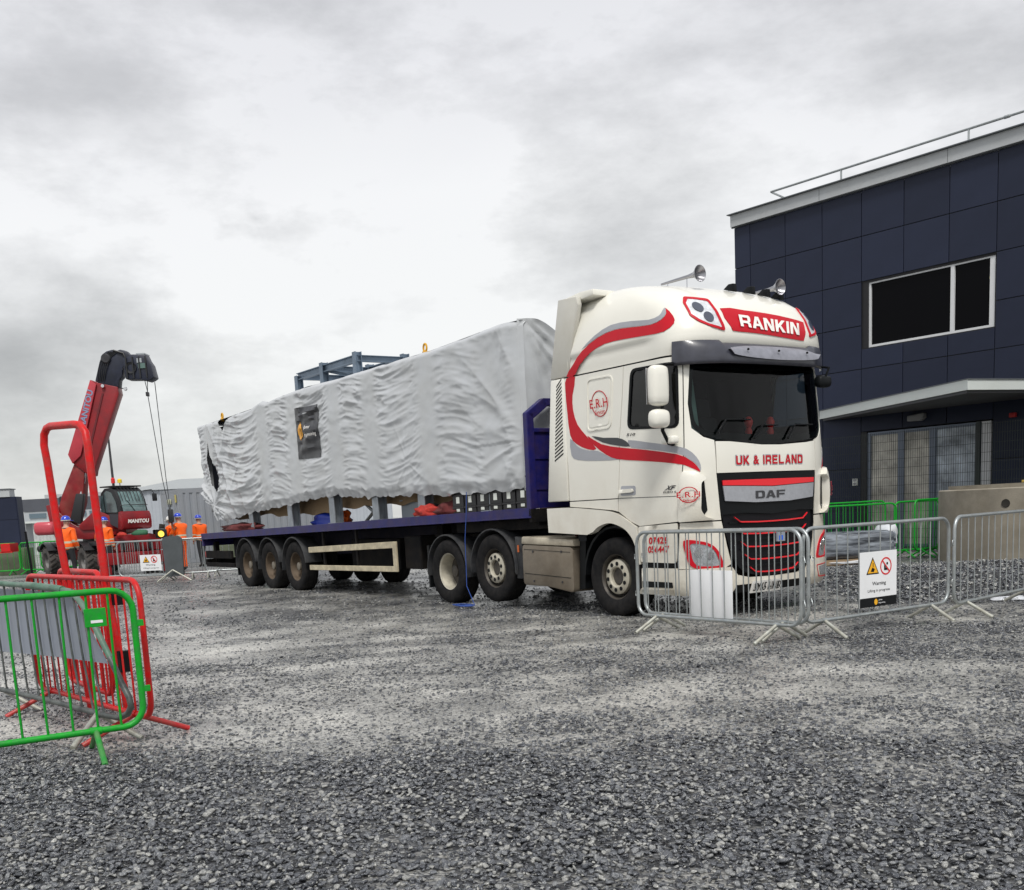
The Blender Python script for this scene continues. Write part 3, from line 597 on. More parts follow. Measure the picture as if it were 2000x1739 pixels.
b=MB(); b.prism(rpoly([(-1.98,.34),(-1.4,.33),(-.83,.26),(-.83,.87),(-1.98,.91)],.07),-1.235,-.62); t_=b.build('fuel_tank',tk,T,40,bevel=.012)
b=MB(); b.prism([(-1.99,.915),(-.80,.878),(-.80,.97),(-1.97,1.02)],-1.245,-.62); b.build('tank_cover',mat('cover_cream',(.50,.45,.35),.5,var=.15,dirt_or_glint=(BROWN,.6,5)),T,bevel=.02)
b=MB(); b.prism([(-1.93,.50),(-.88,.455),(-.88,.463),(-1.93,.508)],-1.237,-1.24); b.prism([(-1.93,.84),(-.88,.80),(-.88,.806),(-1.93,.846)],-1.237,-1.24); b.build('tank_seam',blackp,t_,0)
for x in (-1.72,-1.07):
    for z in (.42,.83): one('tank_bolt',steel,t_,'lathe',[(0,-.008),(.016,-.006),(.016,.0)],10,(x,-1.238,z-.02))
one('fuel_tank',tk,T,'box',(-1.9,.62,.34),(-.85,1.22,.92),bevel=.06,label='tank on the far side')
b=MB(); b.tube([(-1.0,-1.0,1.02),(-.95,-1.1,1.06),(-.85,-1.1,1.05)],.03,8); b.tube([(-1.3,-.8,1.04),(-1.1,-.9,1.08),(-.85,-.8,1.1),(-.7,-.7,1.2)],.022,6); b.build('air_hose',mat('hose_red',(.25,.03,.02),.5),T)
one('air_tank',chass,T,'lathe',[(0,-.3),(.12,-.28),(.13,-.2),(.13,.2),(.12,.28),(0,.3)],18,(-2.3,-.75,.62),'x')
# wheels
def tyre_prof(r=.5,w_=.15,rim=.29):
    return [(rim,-w_*.85),(rim+.03,-w_*.96),(r*.72,-w_*1.04),(r*.86,-w_*1.05),(r*.95,-w_*.98),(r*.985,-w_*.88),(r,-w_*.75),(r,-w_*.42),(r*.982,-w_*.40),(r*.982,-w_*.34),(r,-w_*.32),(r,w_*.32),(r*.982,w_*.34),(r*.982,w_*.40),(r,w_*.42),(r,w_*.8),(r*.98,w_*.92),(r*.86,w_*1.05),(r*.72,w_*1.04),(rim,w_*.85)]
def wheel(parent,x,y,z,sg,kind,r=.5,steer=0,grime=None):
    w_=bpy.data.objects.new('wheel',None); link(w_,parent); w_.location=(x,y,z); w_.rotation_euler=(0,0,steer+(PI if sg>0 else 0)); w_.empty_display_size=.1
    b=MB(); b.lathe(tyre_prof(r),44,closed=True); b.build('tyre',rubber,w_,50)
    rimc=mat('wheel_cream',(.52,.49,.40),.45,.3,var=.15,dirt_or_glint=(BROWN,.45,9)); rimd=mat('wheel_dark',(.05,.047,.042),.55,.3,var=.3,vs_=10,dirt_or_glint=((.12,.09,.06),.5,9)); rimb=mat('wheel_rust',(.12,.085,.055),.7,.2,var=.3,vs_=9,dirt_or_glint=((.05,.04,.03),.6,8))
    if kind=='front':
        b=MB(); b.lathe([(.295,-.13),(.285,-.118),(.27,-.10),(.262,-.03),(.245,-.015),(.225,-.03),(.20,-.06),(0,-.06)],40); b.build('rim',rimd,w_)
        b=MB(); b.lathe([(.225,-.06),(.222,-.105),(.20,-.122),(.135,-.125),(.118,-.11),(.112,-.06)],40); b.build('nut_ring',rimc,w_,40)
        for k in range(10):
            a=2*PI*k/10+.2; one('wheel_nut',blackp,w_,'lathe',[(.0,-.128),(.027,-.128),(.027,-.10)],12,(.168*math.cos(a),0,.168*math.sin(a)))
        for k in range(10):
            a=2*PI*k/10+.5; b=MB(); b.lathe([(0,-.0),(.022,-.0),(.022,.02)],10,(.243*math.cos(a),-.03,.243*math.sin(a))); b.build('hand_hole',blackp,w_)
        one('hub_cap',rimd,w_,'lathe',[(.112,-.06),(.108,-.075),(.085,-.085),(.07,-.082),(.0,-.08)],24)
    elif kind=='drive':
        b=MB(); b.lathe([(.295,-.13),(.285,-.118),(.27,-.11),(.255,-.05),(.235,.08)],40); b.build('rim',rimc,w_)
        b=MB(); b.lathe([(.236,.075),(.20,.09),(.10,.085),(.09,-.02),(0,-.03)],40); b.build('hub',rimd,w_)
    else:
        b=MB(); b.lathe([(.295,-.13),(.285,-.118),(.27,-.11),(.26,-.05),(.235,.02),(.21,.045),(.12,.05),(.11,-.01),(.09,-.03),(0,-.035)],40); b.build('rim',rimb,w_)
        one('hub_cap',mat('hub_grey',(.16,.14,.11),.5,var=.2),w_,'lathe',[(.085,-.03),(.08,-.075),(.04,-.085),(0,-.085)],20)
    return w_
for sg in (-1,1):
    wheel(T,0,sg*1.07,.49,sg,'front'); wheel(T,-2.75,sg*1.07,.56,sg,'front'); wheel(T,-4.05,sg*1.07,.49,sg,'drive'); 
    for x,zb in ((-2.75,.56),(-4.05,.49)):
        pr=[]; 
        for a in range(-8,189,12): pr.append((x+.60*math.cos(R(a)),zb+.585*math.sin(R(a))))
        pi=[(x+.575*math.cos(R(a)),zb+.56*math.sin(R(a))) for a in range(188,-9,-12)]
        b=MB(); b.prism(pr+pi,sg*1.24,sg*.9); f_=b.build('rear_mudguard',fenderm,T,50,bevel=.006)
    one('side_marker',mat('amber_lamp',(.5,.11,.02),.3),T,'box',(-2.11,sg*1.215,.80),(-2.08,sg*1.225,.90))
    b=MB(); b.prism([(-2.18,.42),(-2.02,.42),(-2.02,1.0),(-2.2,1.02)],sg*1.20,sg*.9); b.build('mudguard_end',fenderm,T,bevel=.01)
    b=MB(); b.prism([(-4.68,.22),(-4.64,.22),(-4.62,.9),(-4.68,.9)],sg*1.2,sg*.9); b.build('mud_flap',blackp,T)

# ================================================================== flatbed trailer (local x = forward along the lorry, origin on the ground under its middle)
TR=-8.5
_f=Vector((math.cos(TH),math.sin(TH),0)); _s=Vector((-math.sin(TH),math.cos(TH),0)); T0=Vector((TX,TY,0))
def W3(s,t,z): return T0+_f*s+_s*t+Vector((0,0,z))
OFF=Matrix.Translation((-TR,0,0))
class SB(MB):
    def __init__(s): super().__init__(); s.T=OFF
TRL=thing('flatbed_trailer','dark blue three-axle flatbed trailer coupled behind the cream lorry cab','trailer',W3(TR,0,0),TH)
zd=lambda s:1.418+.015*(s+1.68)
def slab(b,s0,s1,t0,t1,za,zb):  # box whose heights are measured from the sloping deck top
    v=[(s0,t0,zd(s0)+za),(s1,t0,zd(s1)+za),(s1,t1,zd(s1)+za),(s0,t1,zd(s0)+za),(s0,t0,zd(s0)+zb),(s1,t0,zd(s1)+zb),(s1,t1,zd(s1)+zb),(s0,t1,zd(s0)+zb)]
    b.add(v,[(0,3,2,1),(4,5,6,7),(0,1,5,4),(1,2,6,5),(2,3,7,6),(3,0,4,7)])
b=SB(); slab(b,-15.28,-1.72,-1.20,1.20,-.06,-.012); b.build('deck',mat('deck_ply',(.10,.07,.045),.7,var=.3,vs_=5),TRL,0)
for sg in (-1,1):
    b=SB(); slab(b,-15.30,-1.70,sg*1.25,sg*1.20,-.135,0); slab(b,-15.30,-1.70,sg*1.262,sg*1.25,-.142,-.122); b.build('side_rail',bluep,TRL,0,bevel=.004)
    b=SB(); slab(b,-15.2,-1.8,sg*.50,sg*.42,-.60,-.06); b.build('chassis_beam',mat('trailer_chassis',(.008,.008,.02),.7,var=.3,dirt_or_glint=((.05,.04,.03),.3,5),spec=.2),TRL,0)
b=SB()
for k in range(26): s=-15.1+k*.52; slab(b,s-.03,s+.03,-1.19,1.19,-.16,-.062)
b.build('cross_member',chass,TRL,0)
b=SB(); slab(b,-15.34,-15.24,-1.25,1.25,-.30,0); b.build('rear_bolster',bluep,TRL,0,bevel=.01)
b=SB(); b.box((-15.30,-1.2,.44),(-15.22,1.2,.60)); b.box((-15.25,-1.0,.5),(-15.1,-.9,1.0)); b.box((-15.25,.9,.5),(-15.1,1.0,1.0)); b.box((-15.2,-1.22,.42),(-13.35,-1.16,.52)); b.box((-15.2,-1.22,.62),(-13.5,-1.16,.80)); b.build('rear_underrun_bar',chass,TRL,0,bevel=.008)
for y in (-1.0,1.0): one('tail_lamp',mat('tail_red',(.35,.01,.01),.3),TRL,'box',(-15.31+8.5,y-.2,.64),(-15.25+8.5,y+.2,.78),bevel=.01)
# headboard
hz0=zd(-1.7)
b=SB(); 
for sg in (-1,1):
    b.prism([(-1.80,hz0-.02),(-1.70,hz0-.02),(-1.70,2.70),(-1.80,2.70)],sg*1.25,sg*1.13); 
    b.add([(-1.80,sg*1.25,2.70),(-1.70,sg*1.25,2.70),(-1.70,sg*.95,2.90),(-1.80,sg*.95,2.90),(-1.80,sg*1.13,2.62),(-1.70,sg*1.13,2.62),(-1.70,sg*.88,2.79),(-1.80,sg*.88,2.79)],[(0,1,2,3),(4,7,6,5),(0,4,5,1),(3,2,6,7),(1,5,6,2),(0,3,7,4)])
slab(b,-1.80,-1.70,-.95,.95,1.38,1.482); slab(b,-1.79,-1.71,-1.13,1.13,1.02,1.08)
b.build('headboard_frame',bluep,TRL,0,bevel=.01)
b=SB(); slab(b,-1.775,-1.735,-1.13,1.13,-.02,1.02); b.build('headboard_panel',bluep,TRL,0)
b=SB(); slab(b,-1.735,-1.72,-1.12,1.12,.66,.70); slab(b,-1.735,-1.72,-1.12,1.12,.24,.28); b.build('headboard_rib',bluep,TRL,0)
one('front_marker',vwhite,TRL,'box',(-1.70+8.5,-1.16,1.26),(-1.695+8.5,-1.10,1.40)); one('coupling_lamp',chrome,TRL,'lathe',[(0,.01),(.03,.01),(.035,0)],12,(-1.72+8.5,-.85,1.33),'x')
b=SB(); slab(b,-1.75,-1.69,-1.25,1.25,-.20,-.02); slab(b,-3.9,-1.72,-1.1,1.1,-.30,-.14); b.build('front_bolster',chass,TRL,0)
# side guards
for sg in (-1,1):
    y0,y1=sg*1.24,sg*1.20
    g=SB(); zt=lambda s:.96-.0275*(-5.70-s)*1.0
    for za,zb,n_ in ((.86,.97,'a'),(.455,.55,'b')):
        g=SB(); dz=.07*1.0; g.add([(-9.2,y0,za-.09 if n_=='a' else za-.02),(-5.78,y0,za),(-5.78,y1,za),(-9.2,y1,za-.09 if n_=='a' else za-.02),(-9.2,y0,zb-.09 if n_=='a' else zb-.02),(-5.78,y0,zb),(-5.78,y1,zb),(-9.2,y1,zb-.09 if n_=='a' else zb-.02)],[(0,3,2,1),(4,5,6,7),(0,1,5,4),(1,2,6,5),(2,3,7,6),(3,0,4,7)]); g.build('side_guard_rail',creamg,TRL,0,bevel=.006)
    g=SB(); g.box((-5.78,y0,.455),(-5.66,y1,.97)); g.build('side_guard_post',creamg,TRL,0,bevel=.008)
    g=SB()
    for s in (-8.6,-7.2): g.box((s-.03,sg*1.20,.46),(s+.03,sg*1.16,1.2))
    g.build('guard_bracket',chass,TRL,0)
    # landing leg
    g=SB(); g.box((-5.0,sg*.80,.45),(-4.82,sg*.62,1.3)); g.box((-4.98,sg*.79,.18),(-4.84,sg*.64,.5)); g.box((-5.06,sg*.86,.12),(-4.76,sg*.56,.17)); g.build('landing_leg',chass,TRL,0,bevel=.006)
g=SB(); g.box((-5.6,-1.1,.50),(-5.05,-.4,1.05)); g.build('toolbox',chass,TRL,0,bevel=.02); g=SB(); g.box((-8.3,-.75,.45),(-6.4,-.1,1.0)); g.box((-8.3,.1,.5),(-6.4,.75,1.0)); g.build('pallet_carrier',chass,TRL,0,bevel=.02)
g=SB(); g.lathe([(0,-.35),(.18,-.33),(.2,-.2),(.2,.2),(.18,.33),(0,.35)],18,(-9.0,-.0,.75),'y'); g.build('air_tank',chass,TRL)
for i,s in enumerate((-9.95,-11.26,-12.57)):
    g=SB(); g.tube([(s,-1.05,.5),(s,1.05,.5)],.075,10); g.box((s-.05,-.6,.5),(s+.5,-.5,.85)); g.box((s-.05,.5,.5),(s+.5,.6,.85)); g.build('axle',chass,TRL,0)
    for sg in (-1,1):
        wheel(TRL,s-TR,sg*1.07,.49,sg,'trailer')
        pr=[(s+.60*math.cos(R(a)),.49+.60*math.sin(R(a))) for a in range(8,189,12)]; pi=[(s+.575*math.cos(R(a)),.49+.575*math.sin(R(a))) for a in range(188,7,-12)]
        g=SB(); g.prism(pr+pi,sg*1.25,sg*.88); g.build('wheel_mudguard',fenderm,TRL,50,bevel=.005)
g=SB(); g.prism([(-13.22,.25),(-13.18,.25),(-13.2,.75),(-13.24,.75)],-1.2,-.85); g.prism([(-13.22,.25),(-13.18,.25),(-13.2,.75),(-13.24,.75)],1.2,.85); g.build('mud_flap',blackp,TRL,0)
# ================================================================== wrapped load
LD=thing('wrapped_load','large steel module shrink-wrapped in creased white sheeting, roped onto the flatbed','wrapped load',W3(TR,0,1.3),TH)
OFL=Matrix.Translation((-TR,0,-1.3))
class LB(MB):
    def __init__(s): super().__init__(); s.T=OFL
posts=[-14.4,-11.15,-9.6,-7.75,-6.35,-4.45,-2.6]
def nz3(x,y,z): return noise.noise(Vector((x,y,z)))
def sstep0(a,b,x): t=max(0,min(1,(x-a)/(b-a))); return t*t*(3-2*t)
def rid(v): v=1-abs(v)*2.1; return max(0,v)**2
BOT=([-15.1,-14.6,-14.3,-13.7,-12.6,-11.8,-10.1,-9.2,-8.2,-6.94,-5.1,-4.1,-2.8,-1.9],[2.0,1.75,1.52,1.45,1.58,1.63,1.71,1.78,1.81,1.735,1.70,1.66,1.65,1.66])
TOP=([-15.1,-14.6,-13.07,-11.84,-11.2,-10.9,-10.43,-8.93,-7.81,-4.3,-3.29,-2.5,-1.9],[3.75,3.75,3.78,3.81,3.90,3.84,3.88,3.93,3.90,3.92,3.96,3.99,3.98])
def disp(s,z):
    return disp_(s,z)*(.42+.60*sstep0(-.25,.35,nz3(s*.45+11,z*.55,3.3)))
def disp_(s,z):
    d=min(abs(s-p) for p in posts); k=sstep0(.22,.70,d); zz_=z+.10*math.sin(s*1.9)+.05*nz3(s*.9,z*.7,5)
    near=math.exp(-((d-.40)/.16)**2) if d>.1 else 0
    a=0
    a+=.040*k*nz3(s*.35,zz_*2.0,0.3)
    a+=.036*k*(rid(nz3(s*.34+3,zz_*3.1,1.7))-.35)
    a+=.020*k*(rid(nz3(s*.55+8,zz_*6.5,4.2))-.35)+.016*k*(rid(nz3(s*.8+2,zz_*9.5,8.2))-.35)
    a+=.026*near*nz3(s*2.0,zz_*9.5,2.0)+.022*near*(rid(nz3(s*2.3,zz_*12,6.0))-.4)
    a*=1-.75*sstep0(-3.5,-3.0,s)*sstep0(2.3,2.9,z)
    if s>-2.7: a+=.03*sstep0(-2.7,-2.1,s)*(rid(nz3(s*2.2,z*1.6,12))-.3)
    a+=.014*nz3(s*2.2,z*2.6,9.1)+.006*nz3(s*7,z*9,3.3)
    # folds fanning out from the pulled-in corners
    for (cs,cz,n_,am,rr) in ((-14.35,1.85,17,.065,1.6),(-1.75,2.35,15,.04,1.6),(-5.15,2.25,9,.022,.7)):
        dx,dy=s-cs,z-cz; r_=math.hypot(dx,dy)
        if r_<rr*1.6: a+=am*math.exp(-(r_/rr)**2)*min(1,r_/.25)*(rid(nz3(math.atan2(dy,dx)*n_*.22,r_*.5,cs))-.35)*1.4
    if s<-12.2: a+=.05*(rid(nz3((s+z*.55)*1.3,z*.5,7.7))-.3)*min(1,(-12.2-s)/.8)
    return a
sheet=mat('wrap_sheet',(.47,.49,.51),.22,var=.08,vs_=1.2,bump=.2,bs=9,dirt_or_glint=((.36,.35,.31),.25,1.6),spec=1.0)
NS,NV=620,120
S_=np.linspace(-15.0,-1.92,NS)
def sheet_pt(s,v):
    zt=np.interp(s,*TOP); zb=np.interp(s,*BOT)+.035*nz3(s*3.1,0,0)+.03*nz3(s*8,1,0)+ .03*abs(math.sin(s*5.3+2*nz3(s,3,3)))
    z=zt+(zb-zt)*v; a=disp(s,z)*(1-.9*sstep0(-2.25,-1.98,s))
    if v<.04: a-=.10*(1-v/.04)**2
    hem=max(0,(v-.93)/.07); a+=hem*(.035*nz3(s*6,z*3,0)-.05)
    e=max(0,(s+2.2)/.30); a-=.13*e*e if s>-2.2 else 0
    return (s,-1.19-a,z)
vs=[]
for s in S_:
    for j in range(NV): vs.append(sheet_pt(s,j/(NV-1)))
slit=[(-14.48,3.32),(-14.36,3.0),(-13.98,2.5),(-14.17,2.13),(-14.46,2.34),(-14.64,2.98)]; notch=[(-13.76,3.9),(-13.08,3.9),(-13.1,3.73),(-13.52,3.50),(-13.74,3.73)]
def keep(i,j):
    s,t,z=vs[i*NV+j]; return not inpoly(s,z,[slit]) and not inpoly(s,z,[notch])
L2=lambda P:[OFL@Vector(p) for p in P]
grid_obj('wrap_side',L2(vs),NS,NV,sheet,LD,keep)
# top, far side and the two ends
vt=[]
for s in S_[::6]:
    zt=np.interp(s,*TOP)
    for j in range(14):
        t=-1.11+2.22*j/13; k=math.sin(PI*j/13); dip=.30*sstep0(-4.6,-2.3,s)*sstep0(-.95,-.2,t); vt.append((s,t,zt-dip+.06*k*nz3(s*1.1,t*1.3,2)+.015*nz3(s*5,t*5,1)*k-.01))
    for j in range(12): vt.append((s,1.19+.03*nz3(s*2,j*.4,4),zt+(1.68-zt)*(j+1)/12))
grid_obj('wrap_top',L2(vt),len(S_[::6]),26,sheet,LD)
vf=[]
for i in range(60):
    t=-1.13+2.27*i/59
    for j in range(60):
        v=j/59; zf_=3.99-.30*sstep0(-.95,-.2,t); z=zf_+(1.66-zf_)*v; an=math.atan2(4.1-z,t+1.2); rr_=math.hypot(4.1-z,t+1.2); a=.07*math.exp(-(rr_/1.5)**2)*(rid(nz3(an*3.5,rr_*.4,7))-.3)+.05*nz3(t*2.4,z*.7,4)+.04*(rid(nz3(t*2.0+z*.5,z*.5,8))-.3)+.015*nz3(t*6,z*5,2); e=max(0,(-.86-t)/.27); vf.append((-1.90+a*(1-e)-.09*e*e,t,z))
grid_obj('wrap_front',L2(vf),60,60,sheet,LD)
vf=[]
for i in range(24):
    t=-1.16+2.3*i/23
    for j in range(40):
        v=j/39; z=3.72+(1.7-3.72)*v; a=.08*nz3(t*2,z*1.2,4)+.05*rid(nz3(t*2.4,z*.5,8)); vf.append((-14.97-a+.35*v*v,t,z))
grid_obj('wrap_rear',L2(vf),24,40,sheet,LD)
b=LB(); b.box((-14.75,-1.02,1.98),(-2.6,1.1,3.62)); b.build('interior_dark_box',mat('interior_shade',(.02,.022,.03),.6,spec=.2),LD,0)  # box coloured dark so the tear in the sheet reads as shaded inside
# module feet (H-section) standing on the deck
for s in (-12.4,-10.27,-8.3,-6.55,-4.94,-3.0):
    for y in (-1.0,1.0):
        b=LB(); z0=zd(s); b.box((s-.11,y-.10,z0),(s+.11,y-.08,1.98)); b.box((s-.11,y+.06,z0),(s+.11,y+.08,1.98)); b.box((s-.01,y-.08,z0),(s+.01,y+.06,1.98)); b.box((s-.14,y-.13,z0),(s+.14,y+.11,z0+.012)); b.build('module_foot',mat('foot_galv',(.30,.33,.36),.45,.5,var=.2,vs_=6),LD,0)
vb=[]
for i in range(160):
    s=-14.2+10.0*i/159
    for j in range(12):
        v=j/11; zb=1.50+.10*nz3(s*.7,0,6)+.05*nz3(s*2.2,1,6)+ (.02 if s<-8.8 else .10); vb.append((s,-.74+.05*nz3(s*2,v*2,3)-.06*v,1.95+(zb-1.95)*v))
grid_obj('inner_lining',L2(vb),160,12,mat('lining_brown',(.27,.19,.11),.85,var=.3,vs_=2,bump=.3,bs=8),LD)
# banner
def surf_sheet(q,z):
    p=np.array([q,-1.19-disp(q,z),z]); return p,np.array([0,-1.,0])
OLDm=MB
bn=patch('banner',[(-9.40,3.555),(-8.40,3.535),(-8.42,2.565),(-9.40,2.585)],mat('banner_black',(.012,.013,.018),.3,bump=.3,bs=7),LD,off=.012,thick=.004,step=.045,surf=surf_sheet)
sun=[( -9.20+.13*math.cos(a*PI/10)*(1 if a%2 else .92), 3.10+.15*math.sin(a*PI/10)) for a in range(20)]
patch('banner_emblem',[sun,[(-9.215,2.93),(-9.16,3.10),(-9.215,3.27),(-9.19,3.27),(-9.13,3.10),(-9.19,2.93)]],mat('emblem_orange',(.80,.36,.01),.4),LD,off=.018,thick=.004,step=.05,surf=surf_sheet)
qtext('banner_text','Jones',[(-8.99,3.20),(-8.72,3.19),(-8.72,3.10),(-8.99,3.11)],vwhite,LD,off=.022,bold=.01,surf=surf_sheet)
qtext('banner_text','Engineering',[(-8.99,3.06),(-8.50,3.05),(-8.50,2.96),(-8.99,2.97)],vwhite,LD,off=.022,bold=.0,surf=surf_sheet)
for o in LD.children:
    if o.name.startswith('banner'): o.location=(-TR,0,-1.3)
for s in (-4.69,-13.85):
    zt=float(np.interp(s,*TOP)); b=LB(); b.tube([(s+.05*math.cos(a*PI/8),-1.0,zt+.09+.06*math.sin(a*PI/8)) for a in range(16)],.018,6,closed=True); b.lathe([(0,zt-.03),(.05,zt-.03),(.05,zt+.03),(.03,zt+.04),(0,zt+.04)],14,(s,-1.0,0),'z'); b.build('lifting_eye',mat('eye_yellow',(.62,.33,.02),.45),LD)
# blue-grey steel frame on the load
fz=mat('frame_galv_blue',(.16,.21,.27),.45,.5,var=.2,vs_=5)
SFm=thing('steel_frame','blue-grey galvanised steel frame standing on top of the wrapped load','steel frame',W3(-9.95,.3,3.9),TH)
OS=Matrix.Translation((9.95,-.3,-3.9))
def sb(name,a,b_,w_=.11,d_=.11):
    m=MB(); m.T=OS; a=Vector(a); b_=Vector(b_); d=(b_-a).normalized(); up=Vector((0,0,1)) if abs(d.z)<.9 else Vector((0,1,0)); u=d.cross(up).normalized(); v=u.cross(d)
    P=[]; F=[]
    for e in (a,b_):   # I-section
        for x,y in ((-1,-1),(1,-1),(1,-.8),(.12,-.8),(.12,.8),(1,.8),(1,1),(-1,1),(-1,.8),(-.12,.8),(-.12,-.8),(-1,-.8)): P.append(e+u*x*w_/2+v*y*d_/2)
    for i in range(12): F.append((i,(i+1)%12,(i+1)%12+12,i+12))
    F+= [tuple(range(12)),tuple(range(23,11,-1))]; m.add(P,F); m.build(name,fz,SFm,0)
s0,s1,t0,t1,zb,zt=-11.3,-8.57,-.2,.85,3.9,4.50
for s in (s0,-10.05,s1):
    for t in (t0,t1): sb('frame_post',(s,t,zb),(s,t,zt+(.04 if s>-11 else -.06)),.14,.14)
for t in (t0,t1): sb('frame_rail',(s0,t,zt-.08),(s1,t,zt-.08),.10,.14)
for s in (s0,-10.05,s1): sb('frame_rail',(s,t0,zt-.08),(s,t1,zt-.08),.10,.12)
sb('frame_brace',(s0,t0,zb),(-10.05,t1,zt-.1),.07,.07); sb('frame_brace',(-10.05,t0,zt-.1),(s1,t1,zb),.07,.07); sb('frame_brace',(s0,t1,zt-.3),(s1,t1,zt-.3),.07,.07)
# crates by the headboard
cb=mat('crate_black',(.012,.012,.013),.5)
def crate(s,z,hgt,lab,wht=True):
    c=thing('storage_crate',lab,'crate',W3(s,-.93,z),TH,'black crates at the front of the flatbed')
    b=MB(); b.box((-.155,-.18,0),(.155,.18,hgt)); b.box((-.165,-.19,hgt-.03),(.165,.19,hgt)); b.build('crate_body',cb,c,0,bevel=.006)
    if wht: b=MB(); b.box((-.045,-.186,hgt*.28),(.045,-.182,hgt*.80)); b.build('label_card',mat('label_white',(.75,.78,.72),.5),c,0)
    return c
ns=['farthest from','fifth from','fourth from','third from','second from','nearest to']
for k in range(6):
    s=-3.80+.345*k; zz0=zd(s); crate(s,zz0,.10,'low black crate on the flatbed deck, %s the headboard'%ns[k]); crate(s,zz0+.10,.19,'white-labelled black crate of the middle row, %s the headboard'%ns[k])
    crate(s+.04,zz0+.29,.17,'black crate on top of the stack under the sheet hem, %s the headboard'%ns[k],k>1)
# heaps
def blob(name,m,lab,cat,loc,size,seed,n=2,amp=.35,fr=1.6,rz=0,parent=None):
    bm=bmesh.new(); bmesh.ops.create_icosphere(bm,subdivisions=n,radius=1)
    for v in bm.verts:
        p=v.co.copy(); d=1+amp*noise.noise(p*fr+Vector((seed,seed*2,0)))+amp*.5*noise.noise(p*fr*2.7+Vector((0,seed,seed)))
        v.co=Vector((p.x*size[0]*d,p.y*size[1]*d,max(0,p.z*size[2]*d+size[2]*.35)))
    for f in bm.faces: f.smooth=True
    me=bpy.data.meshes.new(name); bm.to_mesh(me); bm.free(); me.materials.append(m)
    o=link(bpy.data.objects.new(name,me),parent); o.location=loc; o.rotation_euler=(0,0,rz)
    if cat: tag(o,lab,cat)
    return o
slingm=mat('sling_red',(.42,.03,.02),.8,var=.4,vs_=12,bump=.5,bs=30); slingd=mat('sling_maroon',(.12,.02,.02),.85,var=.4,vs_=10,bump=.5,bs=30)
blob('sling_heap',slingm,'heap of bright red lifting slings on the deck beside the crates','slings',W3(-4.75,-1.05,zd(-4.7)),(.42,.14,.13),3,3,.6,2.6,TH)
blob('sling_heap',slingd,'dark maroon sling coil lying against the crates','slings',W3(-4.25,-1.0,zd(-4.3)),(.36,.16,.14),5,3,.6,2.6,TH)
blob('sling_heap',slingd,'long low heap of maroon slings at the rear of the deck','slings',W3(-13.2,-1.02,zd(-13)),(1.1,.18,.12),8,3,.6,2.6,TH)
blob('tarpaulin_heap',mat('tarp_blue',(.01,.04,.42),.5,bump=.4,bs=10),'folded blue tarpaulin between the module feet','tarpaulin',W3(-9.4,-.6,zd(-9.4)),(.75,.2,.18),9,3,.5,2.,TH)
blob('jacket_heap',mat('jacket_orange',(.85,.14,.01),.7),'orange cloth lying beside the blue tarpaulin on the deck','cloth',W3(-8.62,-.75,zd(-8.6)),(.28,.15,.18),11,3,.5,2.,TH)
b=MB(); b.box((-.45,-.2,0),(.45,.2,.30)); b.box((-.47,-.22,.28),(.47,.22,.31)); o=b.build('equipment_case',mat('case_grey',(.32,.37,.42),.5),None,0,bevel=.01); o.location=W3(-5.8,-.55,zd(-5.8)); o.rotation_euler=(0,0,TH); tag(o,'pale grey equipment case on the deck under the load','case')
b=MB(); b.tube([(-.3,0,0),(.3,0,.3)],.03,6); b.tube([(-.3,.02,.3),(.3,.02,0)],.03,6); o=b.build('trestle',galv,None); o.location=W3(-7.3,-.75,zd(-7.3)); o.rotation_euler=(0,0,TH); tag(o,'crossed galvanised trestle legs on the deck under the load','trestle')
# blue rope from the sheet to the ground
P=[(-3.25,-1.30,1.70),(-3.27,-1.31,1.4),(-3.30,-1.34,1.0),(-3.25,-1.38,.6),(-3.2,-1.42,.3),(-2.95,-1.48,.08),(-2.85,-1.52,.03)]
b=MB(); b.tube([W3(*p) for p in smooth_poly(P,1)],.006,6); 
b.tube([W3(-3.0+.14*math.cos(a*.7)*(1+.03*a),-1.62+.09*math.sin(a*.7),.035+.003*(a%5)) for a in range(34)],.009,5); o=b.build('rope',mat('rope_blue',(.02,.06,.26),.7),None); tag(o,'thin blue rope hanging from the load to a small coil by the lorry wheel','rope')

# ================================================================== ground
def sstep(a,b,x): t=max(0,min(1,(x-a)/(b-a))); return t*t*(3-2*t)
def gz(x,y):
    z=.022*nz3(x*.35,y*.35,1.5)+.010*nz3(x*1.3,y*1.3,4.5)
    z*=sstep(2,5,y)
    z-=.018*rut(x,y)
    if y>12 and x>3.5: z+=.13*sstep(4.2,6.2,x)*sstep(12.8,15,y)*(1-sstep(17.5,20.5,y))*(.8+.5*nz3(x*.9,y*.9,8))+.04*sstep(4.2,6,x)*sstep(13,15,y)*(1-sstep(18,20,y))*nz3(x*3,y*3,2)
    return z
def rut(x,y):
    if not 5<y<22: return 0
    r=0
    for o_ in (0,1.95): d=y-(10.6+o_+.30*x+.035*x*x); r=max(r,math.exp(-(d/.16)**2)*sstep(-9,-4,x)*(1-sstep(2,4,x)))
    return r
def gmask(x,y):
    g=.46+.42*nz3(x*.42,y*.50,12.3)+.50*nz3(x*1.35,y*1.5,3.1)+.30*nz3(x*4,y*4,9)-.35*rut(x,y)
    g+=.52*(1-sstep(5.4,6.9,y+.22*x))*(1-.35*sstep(-.5,1.6,x))
    g-=.26*sstep(5.8,7.2,y)*(1-sstep(12,16,y))*(.75+.25*sstep(3.5,0,x))
    if x>2.6: g+=.25*sstep(2.6,4.2,x)*sstep(7,9.5,y)*(1-sstep(11,13,y))
    if x>4.2: g+=.9*sstep(4.2,5.6,x)*sstep(12.4,13.6,y)*(1-sstep(18.5,21,y))
    return max(0,min(1,g))
